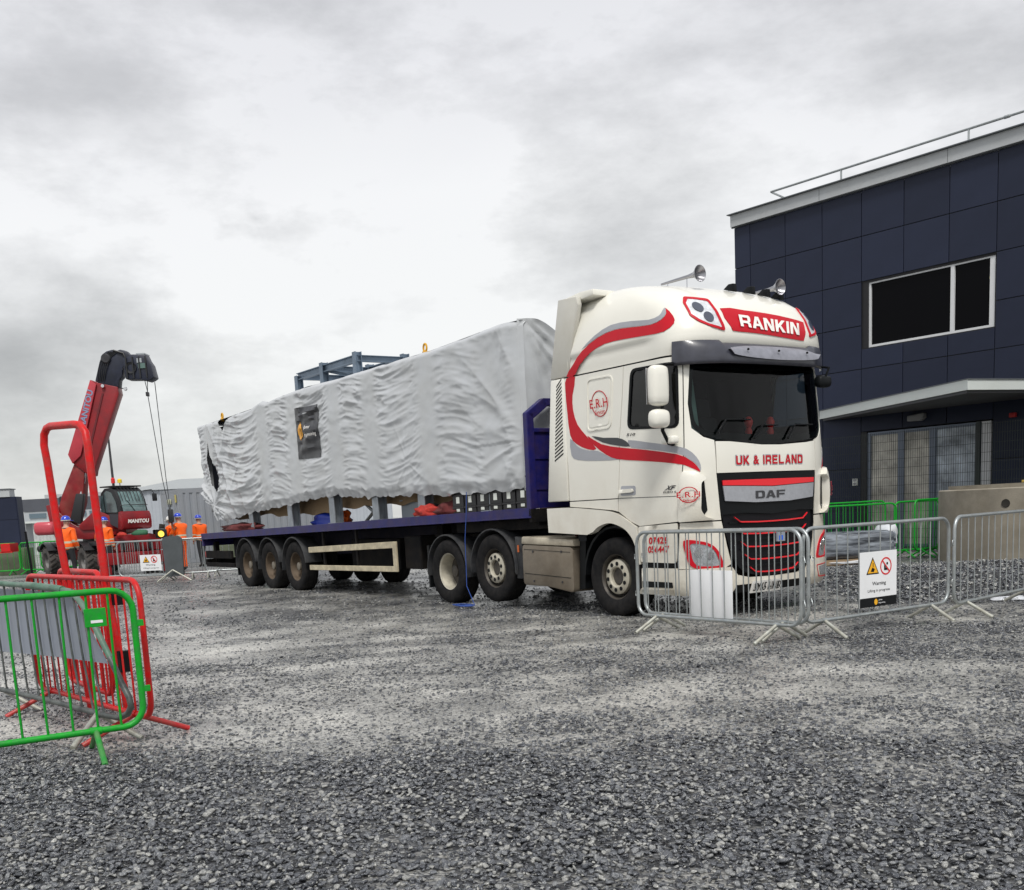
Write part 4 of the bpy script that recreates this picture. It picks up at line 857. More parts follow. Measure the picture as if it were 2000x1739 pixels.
def axis(segs):
    a=[]
    for lo,hi,st in segs: a+=list(np.arange(lo,hi-1e-6,st))
    return a+[segs[-1][1]]
gx=axis([(-900,-100,100),(-100,-30,10),(-30,-8,1),(-8,10,.11),(10,30,1),(30,100,10),(100,900,100)])
gy=axis([(-300,-20,56),(-20,2.6,2.26),(2.6,15,.09),(15,24,.3),(24,70,1.5),(70,200,13),(200,1500,130)])
vs=[];gm=[]
for x in gx:
    for y in gy: vs.append((x,y,gz(x,y))); gm.append(gmask(x,y) if y<60 and abs(x)<60 else .35)
gm_=bpy.data.materials.new('wet_grit'); gm_.use_nodes=True; nt=gm_.node_tree; l=nt.links.new; b_=nt.nodes['Principled BSDF']
tc=N(nt,'ShaderNodeTexCoord'); at=N(nt,'ShaderNodeAttribute',attribute_name='gravel')
v1=N(nt,'ShaderNodeTexVoronoi',i={'Scale':30,'Randomness':1}); l(tc.outputs['Object'],v1.inputs['Vector'])
v2=N(nt,'ShaderNodeTexVoronoi',feature='DISTANCE_TO_EDGE',i={'Scale':30}); l(tc.outputs['Object'],v2.inputs['Vector'])
nf=N(nt,'ShaderNodeTexNoise',i={'Scale':55,'Detail':6,'Roughness':.7}); l(tc.outputs['Object'],nf.inputs[0])
nl=N(nt,'ShaderNodeTexNoise',i={'Scale':1.1,'Detail':7,'Roughness':.62}); l(tc.outputs['Object'],nl.inputs[0])
nm=N(nt,'ShaderNodeTexNoise',i={'Scale':13,'Detail':5,'Roughness':.65}); l(tc.outputs['Object'],nm.inputs[0])
def mth(op,a,b=None,c=None):
    n=N(nt,'ShaderNodeMath',operation=op)
    for k,x in enumerate((a,b,c)):
        if x is None: continue
        if isinstance(x,(int,float)): n.inputs[k].default_value=x
        else: l(x,n.inputs[k])
    return n.outputs[0]
sv=N(nt,'ShaderNodeSeparateColor'); l(v1.outputs['Color'],sv.inputs[0])
# share of stones showing through the fines: attribute + fine noise
st=N(nt,'ShaderNodeMapRange',i={1:.47,2:.64,3:0,4:1}); l(mth('ADD',mth('MULTIPLY',at.outputs['Fac'],.42),mth('MULTIPLY',mth('ADD',sv.outputs[0],nm.outputs[0]),.36)),st.inputs[0])
stone=N(nt,'ShaderNodeValToRGB'); l(sv.outputs[1],stone.inputs[0]); e=stone.color_ramp
e.elements[0].color=(.010,.011,.014,1); e.elements[1].color=(.26,.265,.27,1); x_=e.elements.new(.55); x_.color=(.04,.043,.05,1)
fin=N(nt,'ShaderNodeValToRGB'); l(mth('ADD',mth('MULTIPLY',nl.outputs[0],.55),mth('MULTIPLY',nf.outputs[0],.45)),fin.inputs[0]); e=fin.color_ramp
e.elements[0].position=.36; e.elements[0].color=(.22,.22,.21,1); e.elements[1].position=.60; e.elements[1].color=(.52,.51,.47,1)
v3=N(nt,'ShaderNodeTexVoronoi',i={'Scale':85}); l(tc.outputs['Object'],v3.inputs['Vector']); s3=N(nt,'ShaderNodeSeparateColor'); l(v3.outputs['Color'],s3.inputs[0]); g3=N(nt,'ShaderNodeMapRange',i={1:0,2:1,3:.35,4:1.35}); l(s3.outputs[0],g3.inputs[0]); fh=N(nt,'ShaderNodeHueSaturation'); l(fin.outputs[0],fh.inputs['Color']); l(g3.outputs[0],fh.inputs['Value'])
mc=N(nt,'ShaderNodeMix',data_type='RGBA'); l(st.outputs[0],mc.inputs[0]); l(fh.outputs[0],mc.inputs[6]); l(stone.outputs[0],mc.inputs[7]); dk=N(nt,'ShaderNodeHueSaturation'); l(mc.outputs[2],dk.inputs['Color']); l(mth('SUBTRACT',1.05,mth('MULTIPLY',at.outputs['Fac'],.60)),dk.inputs['Value']); l(dk.outputs[0],b_.inputs['Base Color'])  # dk darkens the ground under dense gravel, painting shade between the stones
rr=N(nt,'ShaderNodeMapRange',i={1:.38,2:.64,3:.16,4:.46}); l(nl.outputs[0],rr.inputs[0]); l(rr.outputs[0],b_.inputs['Roughness']); b_.inputs['Specular IOR Level'].default_value=.85
hh=mth('ADD',mth('MULTIPLY',mth('MULTIPLY',mth('MINIMUM',v2.outputs['Distance'],.25),3.2),mth('ADD',st.outputs[0],.15)),mth('ADD',mth('MULTIPLY',nf.outputs[0],.35),mth('MULTIPLY',s3.outputs[1],.25)))
bp=N(nt,'ShaderNodeBump',i={'Strength':.7,'Distance':.013}); l(hh,bp.inputs['Height']); l(bp.outputs[0],b_.inputs['Normal'])
g=grid_obj('ground',vs,len(gx),len(gy),gm_); at_=g.data.attributes.new('gravel','FLOAT','POINT'); at_.data.foreach_set('value',gm); tag(g,kind='structure')
# loose stones
stm=bpy.data.materials.new('stone'); stm.use_nodes=True; nt=stm.node_tree; l=nt.links.new; b_=nt.nodes['Principled BSDF']
oi=N(nt,'ShaderNodeObjectInfo'); r_=N(nt,'ShaderNodeValToRGB'); l(oi.outputs['Random'],r_.inputs[0]); e=r_.color_ramp; e.elements[0].color=(.020,.022,.028,1); e.elements[1].color=(.34,.34,.32,1)
for p_,c_ in ((.25,(.05,.055,.066,1)),(.65,(.135,.142,.153,1)),(.90,(.27,.27,.255,1))): x_=e.elements.new(p_); x_.color=c_
tc=N(nt,'ShaderNodeTexCoord'); n_=N(nt,'ShaderNodeTexNoise',i={'Scale':3.5,'Detail':5,'Roughness':.7}); l(tc.outputs['Object'],n_.inputs[0])
hs=N(nt,'ShaderNodeHueSaturation'); l(r_.outputs[0],hs.inputs['Color']); mr=N(nt,'ShaderNodeMapRange',i={1:.3,2:.7,3:.5,4:1.6}); l(n_.outputs[0],mr.inputs[0]); l(mr.outputs[0],hs.inputs['Value']); l(hs.outputs[0],b_.inputs['Base Color'])
b_.inputs['Roughness'].default_value=.20; b_.inputs['Specular IOR Level'].default_value=1.0; bp=N(nt,'ShaderNodeBump',i={'Strength':.35,'Distance':.12}); l(n_.outputs[0],bp.inputs['Height']); l(bp.outputs[0],b_.inputs['Normal'])
scol=bpy.data.collections.new('stone_shapes')
for k in range(8):
    bm=bmesh.new(); bmesh.ops.create_icosphere(bm,subdivisions=2,radius=1)
    ax=(1,.62+.3*random.random(),.36+.24*random.random()); cuts=[(Vector((random.gauss(0,1),random.gauss(0,1),random.gauss(0,1))).normalized(),.50+.28*random.random()) for _ in range(11)]
    for v in bm.verts:
        p=v.co.copy()
        for n_,d_ in cuts:
            h=p.dot(n_)
            if h>d_: p-=n_*(h-d_)*.92
        p*=1+.10*noise.noise(p*1.8+Vector((k*7,0,0))); v.co=Vector((p.x*ax[0],p.y*ax[1],p.z*ax[2]))
    for f in bm.faces: f.smooth=True
    for e_ in bm.edges: e_.smooth=e_.calc_face_angle(0)<R(32)
    me=bpy.data.meshes.new('stone_shape'); bm.to_mesh(me); bm.free(); me.materials.append(stm); scol.objects.link(bpy.data.objects.new('stone_shape',me))
P=[];SC=[];RT=[]
def scatter(y0,y1,dens,rmin,rmax,xr=.56,xo=0):
    n=int(dens*(y1*y1-y0*y0)*xr)
    Y=np.sqrt(rng.uniform(y0*y0,y1*y1,n)); X=rng.uniform(-1,1,n)*Y*xr+xo; U=rng.random(n)
    for x,y,u in zip(X,Y,U):
        g=gmask(x,y)
        if u<.26+.74*g**1.35:
            r=(rmin+(rmax-rmin)*random.random()**2.2)*(1 if random.random()>.02 else 1.5); P.append((x,y,gz(x,y)+r*(.10+.85*random.random()*g))); SC.append(r); RT.append((random.gauss(0,.35),random.gauss(0,.35),random.random()*6.28))
scatter(3.3,7.2,3300,.006,.0215); scatter(7.2,11,1700,.007,.020); scatter(11,16,420,.009,.022); scatter(16,34,60,.014,.03)
# heap of loose dark stone behind the barriers
for _ in range(11000):
    x=random.uniform(4.3,12); y=random.uniform(12.8,20.5)
    if random.random()<sstep(4.2,5.6,x)*sstep(12.6,13.6,y): P.append((x,y,gz(x,y)+random.random()*.03)); SC.append(random.uniform(.014,.04)); RT.append((random.gauss(0,.5),random.gauss(0,.5),random.random()*6.28))
me=bpy.data.meshes.new('gravel'); me.from_pydata(P,[],[])
me.attributes.new('sc','FLOAT','POINT').data.foreach_set('value',SC); me.attributes.new('rt','FLOAT_VECTOR','POINT').data.foreach_set('vector',[c for r_ in RT for c in r_])
go=link(bpy.data.objects.new('gravel',me)); tag(go,'loose wet grey gravel scattered over the yard','gravel',kind='stuff')
ng=bpy.data.node_groups.new('scatter','GeometryNodeTree'); ng.interface.new_socket('Geometry',in_out='INPUT',socket_type='NodeSocketGeometry'); ng.interface.new_socket('Geometry',in_out='OUTPUT',socket_type='NodeSocketGeometry')
gi=ng.nodes.new('NodeGroupInput'); go_=ng.nodes.new('NodeGroupOutput'); ip=ng.nodes.new('GeometryNodeInstanceOnPoints'); ci=ng.nodes.new('GeometryNodeCollectionInfo')
ci.inputs['Collection'].default_value=scol; ci.inputs['Separate Children'].default_value=True; ci.inputs['Reset Children'].default_value=True
ip.inputs['Pick Instance'].default_value=True
a1=ng.nodes.new('GeometryNodeInputNamedAttribute'); a1.data_type='FLOAT'; a1.inputs['Name'].default_value='sc'
a2=ng.nodes.new('GeometryNodeInputNamedAttribute'); a2.data_type='FLOAT_VECTOR'; a2.inputs['Name'].default_value='rt'
e2r=ng.nodes.new('FunctionNodeEulerToRotation'); l=ng.links.new
mtp=ng.nodes.new('GeometryNodeMeshToPoints'); l(gi.outputs[0],mtp.inputs[0]); l(mtp.outputs[0],ip.inputs['Points']); l(ci.outputs[0],ip.inputs['Instance']); l(a1.outputs[0],ip.inputs['Scale']); l(a2.outputs[0],e2r.inputs[0]); l(e2r.outputs[0],ip.inputs['Rotation']); l(ip.outputs[0],go_.inputs[0])
md=go.modifiers.new('scatter','NODES'); md.node_group=ng
# ================================================================== office building on the right
BR=math.atan2(-.77803,.62822)
BL=thing('office_building','two-storey office block clad in dark blue-grey panels with a white roof fascia and ribbon window','building',(8.3024,28.0,0),BR)
clad=mat('cladding_blue',(.016,.021,.042),.5,var=.10,vs_=1.3,bump=.1,bs=60,spec=.25,orand=.16); cladj=mat('joint_black',(.008,.008,.010),.6)
wht=mat('frame_white',(.62,.63,.64),.45,var=.06,vs_=3); fas=mat('fascia_grey',(.44,.46,.47),.5,var=.06,vs_=1.2,dirt_or_glint=((.3,.3,.28),.3,2))
X=[-2.75,-2.23,-1.11,0,1.11,2.23,3.355,4.46]+[4.46+1.115*k for k in range(1,9)]
Z=[8.55,7.50,6.45,5.42,4.39,3.37,1.98,.95,0.05]
pc={}
def cpanel(x0,x1,z0,z1,par=BL,y=0):
    w_,h_=round(x1-x0-.018,3),round(z1-z0-.018,3)
    if (w_,h_) not in pc:
        b=MB(); b.box((0,0,0),(w_,.025,h_)); o=b.build('cladding_panel',clad,par,0,bevel=.003); pc[(w_,h_)]=o.data
    else: o=link(bpy.data.objects.new('cladding_panel',pc[(w_,h_)]),par)
    o.location=(x0+.009,y+random.uniform(-.0015,.0015),z0+.009); o.rotation_euler=(random.gauss(0,.0012),0,random.gauss(0,.0012))
for i in range(len(X)-1):
    for j in range(len(Z)-1):
        x0,x1,z1,z0=X[i],X[i+1],Z[j],Z[j+1]
        if 1.0<x0<4.4 and j==2: continue
        if 1.0<x0<4.4 and j==3: z1=4.86
        if 1.0<x0<4.4 and z0<1.9 and j>=6: continue
        if 1.0<x0<4.4 and j==5: z0=2.87
        if j==5 and not(1.0<x0<4.4): pass
        cpanel(x0,x1,z0,z1)
b=MB(); b.box((-2.73,.03,0),(1.15,.3,8.5)); b.box((4.45,.03,0),(14,.3,8.5)); b.box((1.15,.03,6.43),(4.45,.3,8.5)); b.box((1.15,.03,2.87),(4.45,.3,4.88)); b.build('wall',cladj,BL,0)
b=MB(); b.box((-2.73,.3,0),(-2.5,16,8.5)); b.box((-2.5,15.8,0),(14,16,8.5)); b.box((13.8,.3,0),(14,15.8,8.5)); b.build('wall',clad,BL,0)
b=MB(); b.box((-2.5,.31,8.3),(13.8,15.8,8.45)); b.box((-2.5,.31,3.4),(13.8,15.8,3.6)); b.build('roof',mat('roof_grey',(.2,.2,.21),.8),BL,0)
b=MB(); b.box((-2.78,-.12,8.565),(14,.25,8.86)); b.box((-2.78,.25,8.565),(-2.6,16,8.86)); fs=b.build('roof_fascia',fas,BL,0)
b=MB(); b.box((-2.84,-.20,8.862),(14.05,.3,8.885)); b.box((-2.93,.3,8.862),(-2.55,16,8.885)); b.box((-2.80,-.06,8.545),(14,-.0,8.563)); b.build('fascia_trim',mat('trim_dark',(.09,.10,.11),.5),BL,0)
for x in (0,3.36,6.7,10.0): one('fascia_joint',cladj,fs,'box',(x-.004,-.122,8.57),(x+.004,-.119,8.86))
b=MB(); b.tube([(-1.7,2.2,9.0),(-1.65,.15,9.22),(14,.15,9.22)],.028,8); b.build('roof_rail',galv,BL)
for x in (.45,3.70,6.95,10.2): one('rail_post',galv,BL,'tube',[(x,.15,8.88),(x,.15,9.23)],.024,8)
one('rail_joint',galv,BL,'tube',[(4.5,.15,9.22),(4.62,.15,9.22)],.038,8)
# ribbon window
b=MB(); b.box((1.12,.03,4.86),(1.29,.14,6.44)); b.box((1.29,.03,6.40),(4.44,.14,6.44)); b.build('window_reveal',cladj,BL,0)
wf=MB(); wf.box((1.29,.05,4.88),(1.34,.13,6.40)); wf.box((4.30,.05,4.88),(4.42,.13,6.40)); wf.box((1.34,.05,4.88),(4.30,.13,4.935)); wf.box((1.34,.05,6.365),(4.30,.13,6.40)); wf.box((3.38,.05,4.935),(3.47,.13,6.365)); wd=wf.build('window',wht,BL,0)
for x0,x1 in ((1.34,3.38),(3.47,4.30)): one('pane',mat('pane_dark_room',(.002,.002,.003),.15,spec=.06),wd,'box',(x0,.10,4.935),(x1,.106,6.365))  # black pane colour stands in for the unlit opening behind
b=MB(); b.box((4.27,.092,5.93),(4.36,.099,5.98)); b.build('window_sticker',mat('sticker_yellow',(.5,.42,.1),.5),wd,0)
# entrance glazing
ef=mat('frame_bluegrey',(.16,.19,.24),.45,.3); df=MB()
for x0,x1 in ((1.28,1.36),(2.10,2.26),(2.92,3.08),(4.12,4.20)): df.box((x0,.02,0),(x1,.12,2.84))
for z0,z1 in ((2.76,2.84),(.02,.10)): df.box((1.36,.03,z0),(4.12,.11,z1))
ent=df.build('entrance_screen',ef,BL,0); one('screen_frame',wht,BL,'box',(4.205,.0,0),(4.42,.14,2.84))
paneM=mat('pane_painted_reflection',(.50,.48,.42),.12,var=.6,vs_=1.6,spec=.9); pb=mat('pane_painted_reflection_blue',(.42,.47,.52),.12,var=.7,vs_=1.8,spec=.9)  # pale mottled base colours paint bright reflections on the entrance glass
for x0,x1,m_ in ((1.36,2.10,paneM),(2.26,2.92,paneM),(3.08,4.12,pb)): one('pane',m_,ent,'box',(x0,.07,.1),(x1,.08,2.76))
one('threshold',cladj,BL,'box',(1.11,.0,.0),(1.27,.1,2.86))
b=MB(); b.prism([(2.44,3.13),(2.86,3.17),(2.86,3.05),(2.78,2.99),(2.44,3.0)],-.16,.0); b.build('wall_light',mat('wall_lamp_grey',(.24,.24,.24),.5),BL,0,bevel=.02)
one('alarm_box',mat('alarm_red',(.35,.01,.01),.5),BL,'box',(4.86,-.09,2.86),(5.0,0,2.96),bevel=.01)
sw=one('switch_plate',mat('label_white',(.7,.7,.7)),BL,'box',(.88,-.03,1.57),(1.02,-.0,1.74),bevel=.005)
for dx in (.02,.075):
    for dz in (.02,.10): one('switch_key',mat('key_grey',(.3,.3,.32)),sw,'box',(.88+dx,-.034,1.57+dz),(.925+dx,-.03,1.625+dz))
# wedge canopy
def wp(x,y): # world -> building local
    d=Vector((x-8.3024,y-28,0)); return (d.x*.62822-d.y*.77803, d.x*.77803+d.y*.62822)
A=(-.1,-.002); B_=wp(9.35,21.8); Cc=wp(10.75,22.4); dd=(Cc[0]-B_[0],Cc[1]-B_[1]); t_=-B_[1]/dd[1]; D_=(B_[0]+dd[0]*t_,-.002)
tri=[A,B_,D_]
b=MB(); b.prism(tri,3.30,3.50,'z'); b.build('canopy',mat('canopy_white',(.60,.64,.62),.45,var=.06,vs_=1,dirt_or_glint=((.4,.42,.38),.3,2)),BL,0)
ctr=(sum(p[0] for p in tri)/3,sum(p[1] for p in tri)/3); shr=[(ctr[0]+(p[0]-ctr[0])*.97,ctr[1]+(p[1]-ctr[1])*.97) for p in tri]
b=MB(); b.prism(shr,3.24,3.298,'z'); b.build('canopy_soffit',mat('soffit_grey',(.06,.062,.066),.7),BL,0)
b=MB(); b.prism([(ctr[0]+(p[0]-ctr[0])*1.01,min(-.003,ctr[1]+(p[1]-ctr[1])*1.01)) for p in tri],3.502,3.52,'z'); b.build('canopy_trim',mat('trim_dark',(.09,.10,.11)),BL,0)
# mesh fence before the entrance
MF=thing('mesh_fence','dark welded-mesh security fence standing before the glazed entrance','fence',(8.3024-.77803*1.5,28-.62822*1.5,0),BR)
fm=mat('fence_dark',(.012,.018,.016),.5)
b=MB()
for k in range(165): x=-1.0+.0535*k; b.box((x,-.002,.1),(x+.006,.004,2.72))
for k in range(14): z=.12+.198*k; b.box((-1.0,.004,z),(7.8,.010,z+.007))
m_=b.build('mesh_panel',fm,MF,0); tag(m_,kind='stuff')
for x in (-1.05,4.88,7.85): one('fence_post',fm,MF,'box',(x-.045,.01,0),(x+.045,.10,2.76),bevel=.005)
# ================================================================== crowd barriers
_bar={}
def barrier(lab,loc,ang,m,legm=None,length=2.3,h=1.08,nb=13,r=.019,grp=None,lean=0,legs=True,cat='barrier',z0=.17,rb=.0065,legspan=.30,name='crowd_barrier',hooks=True):
    t=thing(name,lab,cat,(loc[0],loc[1],gz(loc[0],loc[1])),R(ang),grp); t.rotation_euler=(R(lean),0,R(ang)); legm=legm or m
    rc=.13; pts=[]
    for cx_,cz_,a0 in ((length-rc,h-rc,0),(rc,h-rc,90),(rc,z0+rc,180),(length-rc,z0+rc,270)):
        for k in range(6): a=R(a0+k*18); pts.append((cx_+rc*math.cos(a),0,cz_+rc*math.sin(a)))
    b=MB(); b.tube(pts,r,10,closed=True); b.build('frame',m,t,60)
    sp=(length-.0)/(nb+1)
    for k in range(nb):
        x=sp*(k+1); e=0
        if x<rc: e=rc-x
        key=(m.name,h,z0,rb)
        if key not in _bar:
            bb=MB(); bb.tube([(0,0,z0),(.0015,0,(h+z0)/2),(0,0,h)],rb,6,caps=False); o=bb.build('bar',m,t,60); _bar[key]=o.data
        else: o=link(bpy.data.objects.new('bar',_bar[key]),t)
        o.location=(x,random.uniform(-.002,.002),0); o.rotation_euler=(0,random.gauss(0,.006),0)
    if legs:
        for x in (.30,length-.30):
            for sg in (-1,1):
                b=MB(); b.tube([(x,sg*.01,z0-.005),(x+sg*.02,sg*legspan,.012)],.019,8); b.build('leg',legm,t,60)
            b=MB(); b.tube([(x-.035,0,z0),(x+.035,0,z0)],r+.006,8); b.build('leg_collar',m,t,60)
    if hooks:
        for z in (h-.26,z0+.24):
            b=MB(); b.tube([(length,0,z),(length+.035,0,z+.01),(length+.05,0,z-.05)],.006,6); b.build('hook',m,t,60)
            b=MB(); b.tube([(-.0,0,z-.03),(-.04,0,z-.03),(-.04,0,z+.02),(0,0,z+.02)],.006,6); b.build('loop',m,t,60)
    return t
GR='galvanised crowd barriers round the lorry'
B1=barrier('galvanised barrier across the lorry front with a blank white board tied to it',(1.46,11.92),-55.5,galv,galvl,grp=GR)
B1b=barrier('galvanised barrier nested close behind the one with the blank board',(1.56,12.08),-55.0,galv,galvl,grp=GR)
B2=barrier('galvanised barrier with the warning sign about lifting, right of the lorry',(2.86,10.31),33.2,galv,galvl,grp=GR)
B3=barrier('galvanised barrier at the right edge in front of the concrete ring',(4.70,11.22),42.5,galv,galvl,grp=GR)
o=one('blank_board',whitem,None,'box',(.78,.024,.19),(1.40,.030,.68),bevel=.002); o.location=B1.location; o.rotation_euler=B1.rotation_euler; tag(o,'blank white board tied behind the bars of the nearest grey barrier','board')
def warn_sign(lab,par,x0,x1,z0,z1,y=-.026,parent_none=True,lowfi=False):
    t=thing('warning_sign',lab,'sign',par.location,0); t.rotation_euler=par.rotation_euler
    w_=x1-x0; h_=z1-z0
    b=MB(); b.box((x0,y-.004,z0),(x1,y,z1)); b.build('sign_board',whitem,t,0)
    fy=y-.0055; fr_=h_*.17
    b=MB(); b.box((x0,y-.0052,z0),(x1,y-.0042,z0+fr_)); b.build('sign_footer',blackp,t,0)
    ye=mat('sign_yellow',(.85,.42,.01),.4); rd=mat('sign_red',(.65,.015,.02),.4); 
    cx_=x0+w_*.34; cz_=z0+h_*.72; s=w_*.17
    def flat(name,m,polys,dy): 
        patch(name,polys,m,t,off=0,thick=.0012,step=.2,surf=lambda q,z:(np.array([q,y-.0042-dy,z]),np.array([0,-1.,0])))
    T3=lambda k:[(cx_-s*k,cz_-s*.62*k-s*.1),(cx_+s*k,cz_-s*.62*k-s*.1),(cx_,cz_+s*1.12*k-s*.1)]
    flat('triangle_border',blackp,T3(1),.002); flat('triangle',ye,T3(.80),.0035)
    flat('load_symbol',blackp,[(cx_-s*.35,cz_-s*.42),(cx_+s*.1,cz_-s*.5),(cx_+s*.3,cz_-s*.2),(cx_-s*.1,cz_-s*.02)],.005); flat('load_symbol',blackp,[(cx_-.02*s,cz_),(cx_+.07*s,cz_),(cx_+.07*s,cz_+s*.45),(cx_-.02*s,cz_+s*.45)],.005)
    c2=x0+w_*.70; rr_=s*.92; cir=lambda r_:[(c2+r_*math.cos(k*PI/14),cz_+r_*1.0*math.sin(k*PI/14)) for k in range(28)]
    flat('prohibition_ring',rd,[cir(rr_),cir(rr_*.83)],.002); k_=rr_*.62
    flat('person_symbol',blackp,[(c2-k_*.5,cz_-k_*.75),(c2+k_*.45,cz_-k_*.75),(c2+k_*.35,cz_-k_*.3),(c2-k_*.1,cz_-k_*.3),(c2-k_*.15,cz_+k_*.35),(c2-k_*.5,cz_+k_*.35)],.002); flat('person_symbol',blackp,[(c2+k_*(.35+.25*math.cos(a)),cz_+k_*(.45+.25*math.sin(a))) for a in np.linspace(0,6,9)],.002)
    flat('prohibition_bar',rd,[(c2-k_*1.15,cz_+k_*.98),(c2-k_*.95,cz_+k_*1.15),(c2+k_*1.15,cz_-k_*.98),(c2+k_*.95,cz_-k_*1.15)],.0035)
    lettering('Warning',(x0+w_*.33,y-.006,z0+h_*.37),(1,0,0),(0,0,1),w_*.37,h_*.085,blackp,'sign_text',t,.01,out=0)
    lettering('Lifting in progress',(x0+w_*.21,y-.006,z0+h_*.255),(1,0,0),(0,0,1),w_*.60,h_*.065,blackp,'sign_text',t,.0,out=0)
    lettering('Jones',(x0+w_*.50,y-.0068,z0+h_*.095),(1,0,0),(0,0,1),w_*.10,h_*.035,whitem,'sign_text',t,.01,out=0); lettering('Engineering',(x0+w_*.50,y-.0068,z0+h_*.045),(1,0,0),(0,0,1),w_*.18,h_*.03,whitem,'sign_text',t,.01,out=0)
    flat('logo',ye,[(x0+w_*(.43+.045*math.cos(a)),z0+h_*(.085+.055*math.sin(a))) for a in np.linspace(0,5.8,12)],.0022)
    return t
warn_sign('white lifting warning sign with black footer on the barrier right of the lorry',B2,.80,1.38,.24,.80)
# near left: green barrier, bent barrier with its board, red barrier and red gate hoop
G1=barrier('bright green barrier nearest the camera at the left edge',(-2.36,6.72),210.5,grnp,grnleg,length=2.3,h=1.035,nb=15,r=.0205,rb=.0085,hooks=False,grp='green crowd barriers',legspan=.34)
b=MB(); b.box((.165,.012,.82),(.295,.020,.935)); o=b.build('name_plate',grnp,G1,0,bevel=.003); b=MB(); b.box((.19,.020,.845),(.26,.0225,.862)); b.build('plate_label',whitem,o,0)
for z_ in (.80,.38): b=MB(); b.box((-.055,-.012,z_),(-.012,.012,z_+.04)); b.build('clip_tab',grnp,G1,0,bevel=.003)
RD1=barrier('red barrier running away from the camera behind the green one',(-2.37,6.90),130.5,redp,redleg,length=2.3,nb=16,r=.020,rb=.0075,hooks=False,grp='red crowd barriers',legspan=.36)
RD2=barrier('second red barrier leaning close behind the first, by the gate hoop',(-3.02,8.0),126,redp,length=1.25,nb=8,h=1.10,r=.022,rb=.009,hooks=False,legs=False,grp='red crowd barriers')
H=thing('gate_hoop','tall red tubular hoop rising above the red barriers at the left','gate frame',(-2.90,7.92,gz(-2.9,7.92)),R(134.4))
def arc(c,r_,a0,a1,n=7): return [(c[0]+r_*math.cos(R(a0+(a1-a0)*k/n)),0,c[1]+r_*math.sin(R(a0+(a1-a0)*k/n))) for k in range(n+1)]
hl_=lambda P:[Matrix.Rotation(-R(134.4),3,'Z')@(Vector(p)-Vector((-2.9,7.92,0))) for p in P]
HP=[(-2.90,7.93,0),(-2.93,7.94,.47),(-2.97,7.95,1.05),(-2.985,7.95,1.68),(-2.99,7.95,2.02),(-3.005,7.97,2.12),(-3.05,8.01,2.175),(-3.12,8.07,2.19),(-3.42,8.38,2.215),(-3.47,8.43,2.205),(-3.505,8.45,2.16),(-3.515,8.45,2.08),(-3.505,8.45,1.95),(-3.48,8.45,1.36),(-3.42,8.45,.65),(-3.38,8.44,0)]
b=MB(); b.tube(hl_(HP),.029,14); b.build('hoop_tube',redp,H,60)
b=MB(); b.tube(hl_([(-2.93,7.94,.45),(-3.41,8.44,.47)]),.018,8); b.build('cross_rail',redp,H,60)
b=MB(); b.box((-.055,-.04,.36),(-.0,.04,.52)); b.box((-.055,-.035,.86),(-.0,.035,.98)); b.build('hinge_block',blackp,H,0,bevel=.006)
# bent barrier
DB=thing('bent_barrier','buckled barrier with grey-green worn paint and a grey board, behind the green one','barrier',(-2.8,7.0,0),0)
def px(x,y,D): # pixel of the photograph -> place at distance D, used for the buckled outline only
    r_=Vector((0,.98726,-.15912))+cx*((x-1000)/2083.16)+cy*((1333-y)/2083.16); k=D/r_.y; return Vector((r_.x*k,D,1.3941+r_.z*k))
worn=mat('worn_green_paint',(.035,.13,.075),.5,var=.4,vs_=8,dirt_or_glint=((.22,.25,.23),.8,5),bump=.2); wornd=mat('worn_dark_steel',(.055,.065,.065),.5,.3,var=.4,vs_=9,dirt_or_glint=((.25,.27,.25),.5,6))

gb=mat('board_grey',(.26,.29,.35),.5,var=.12,vs_=2,dirt_or_glint=((.18,.19,.21),.4,4))
b=MB(); b.tube([(-1.741, 1.995, 1.038), (-1.151, 1.373, 1.032), (-0.813, 1.017, 1.027), (-0.439, 0.623, 1.013), (-0.19, 0.361, 0.995), (-0.086, 0.251, 0.914), (0.044, 0.114, 0.748), (0.162, -0.011, 0.569)],.021,10); b.build('frame',worn,DB,60)
b=MB(); b.tube([(0.162, -0.011, 0.569), (0.258, -0.112, 0.409), (0.318, -0.175, 0.325), (0.329, -0.186, 0.266), (0.288, -0.143, 0.213), (0.195, -0.046, 0.171), (0.004, 0.156, 0.163), (-0.42, 0.603, 0.171), (-0.901, 1.11, 0.172), (-1.302, 1.532, 0.169), (-1.988, 2.255, 0.156)],.021,10); b.build('frame',wornd,DB,60)
b=MB(); b.tube([(-0.777, 0.979, 1.028), (-0.604, 0.797, 1.021), (-0.406, 0.588, 1.014), (-0.299, 0.476, 1.006)],.027,8); b.build('crumpled_wrap',worn,DB,60)
b=MB(); b.tube([(-1.246, 1.473, 1.035), (-1.266, 1.494, 0.604), (-1.254, 1.481, 0.169)],.0075,6); b.build('bar',wornd,DB,60)
b=MB(); b.tube([(-1.097, 1.316, 1.03), (-1.108, 1.328, 0.601), (-1.088, 1.307, 0.167)],.0075,6); b.build('bar',wornd,DB,60)
b=MB(); b.tube([(-0.953, 1.165, 1.026), (-0.956, 1.168, 0.597), (-0.929, 1.139, 0.166)],.0075,6); b.build('bar',wornd,DB,60)
b=MB(); b.tube([(-0.815, 1.018, 1.022), (-0.81, 1.014, 0.594), (-0.776, 0.978, 0.164)],.0075,6); b.build('bar',wornd,DB,60)
b=MB(); b.tube([(-0.681, 0.877, 1.017), (-0.669, 0.865, 0.591), (-0.629, 0.823, 0.163)],.0075,6); b.build('bar',wornd,DB,60)
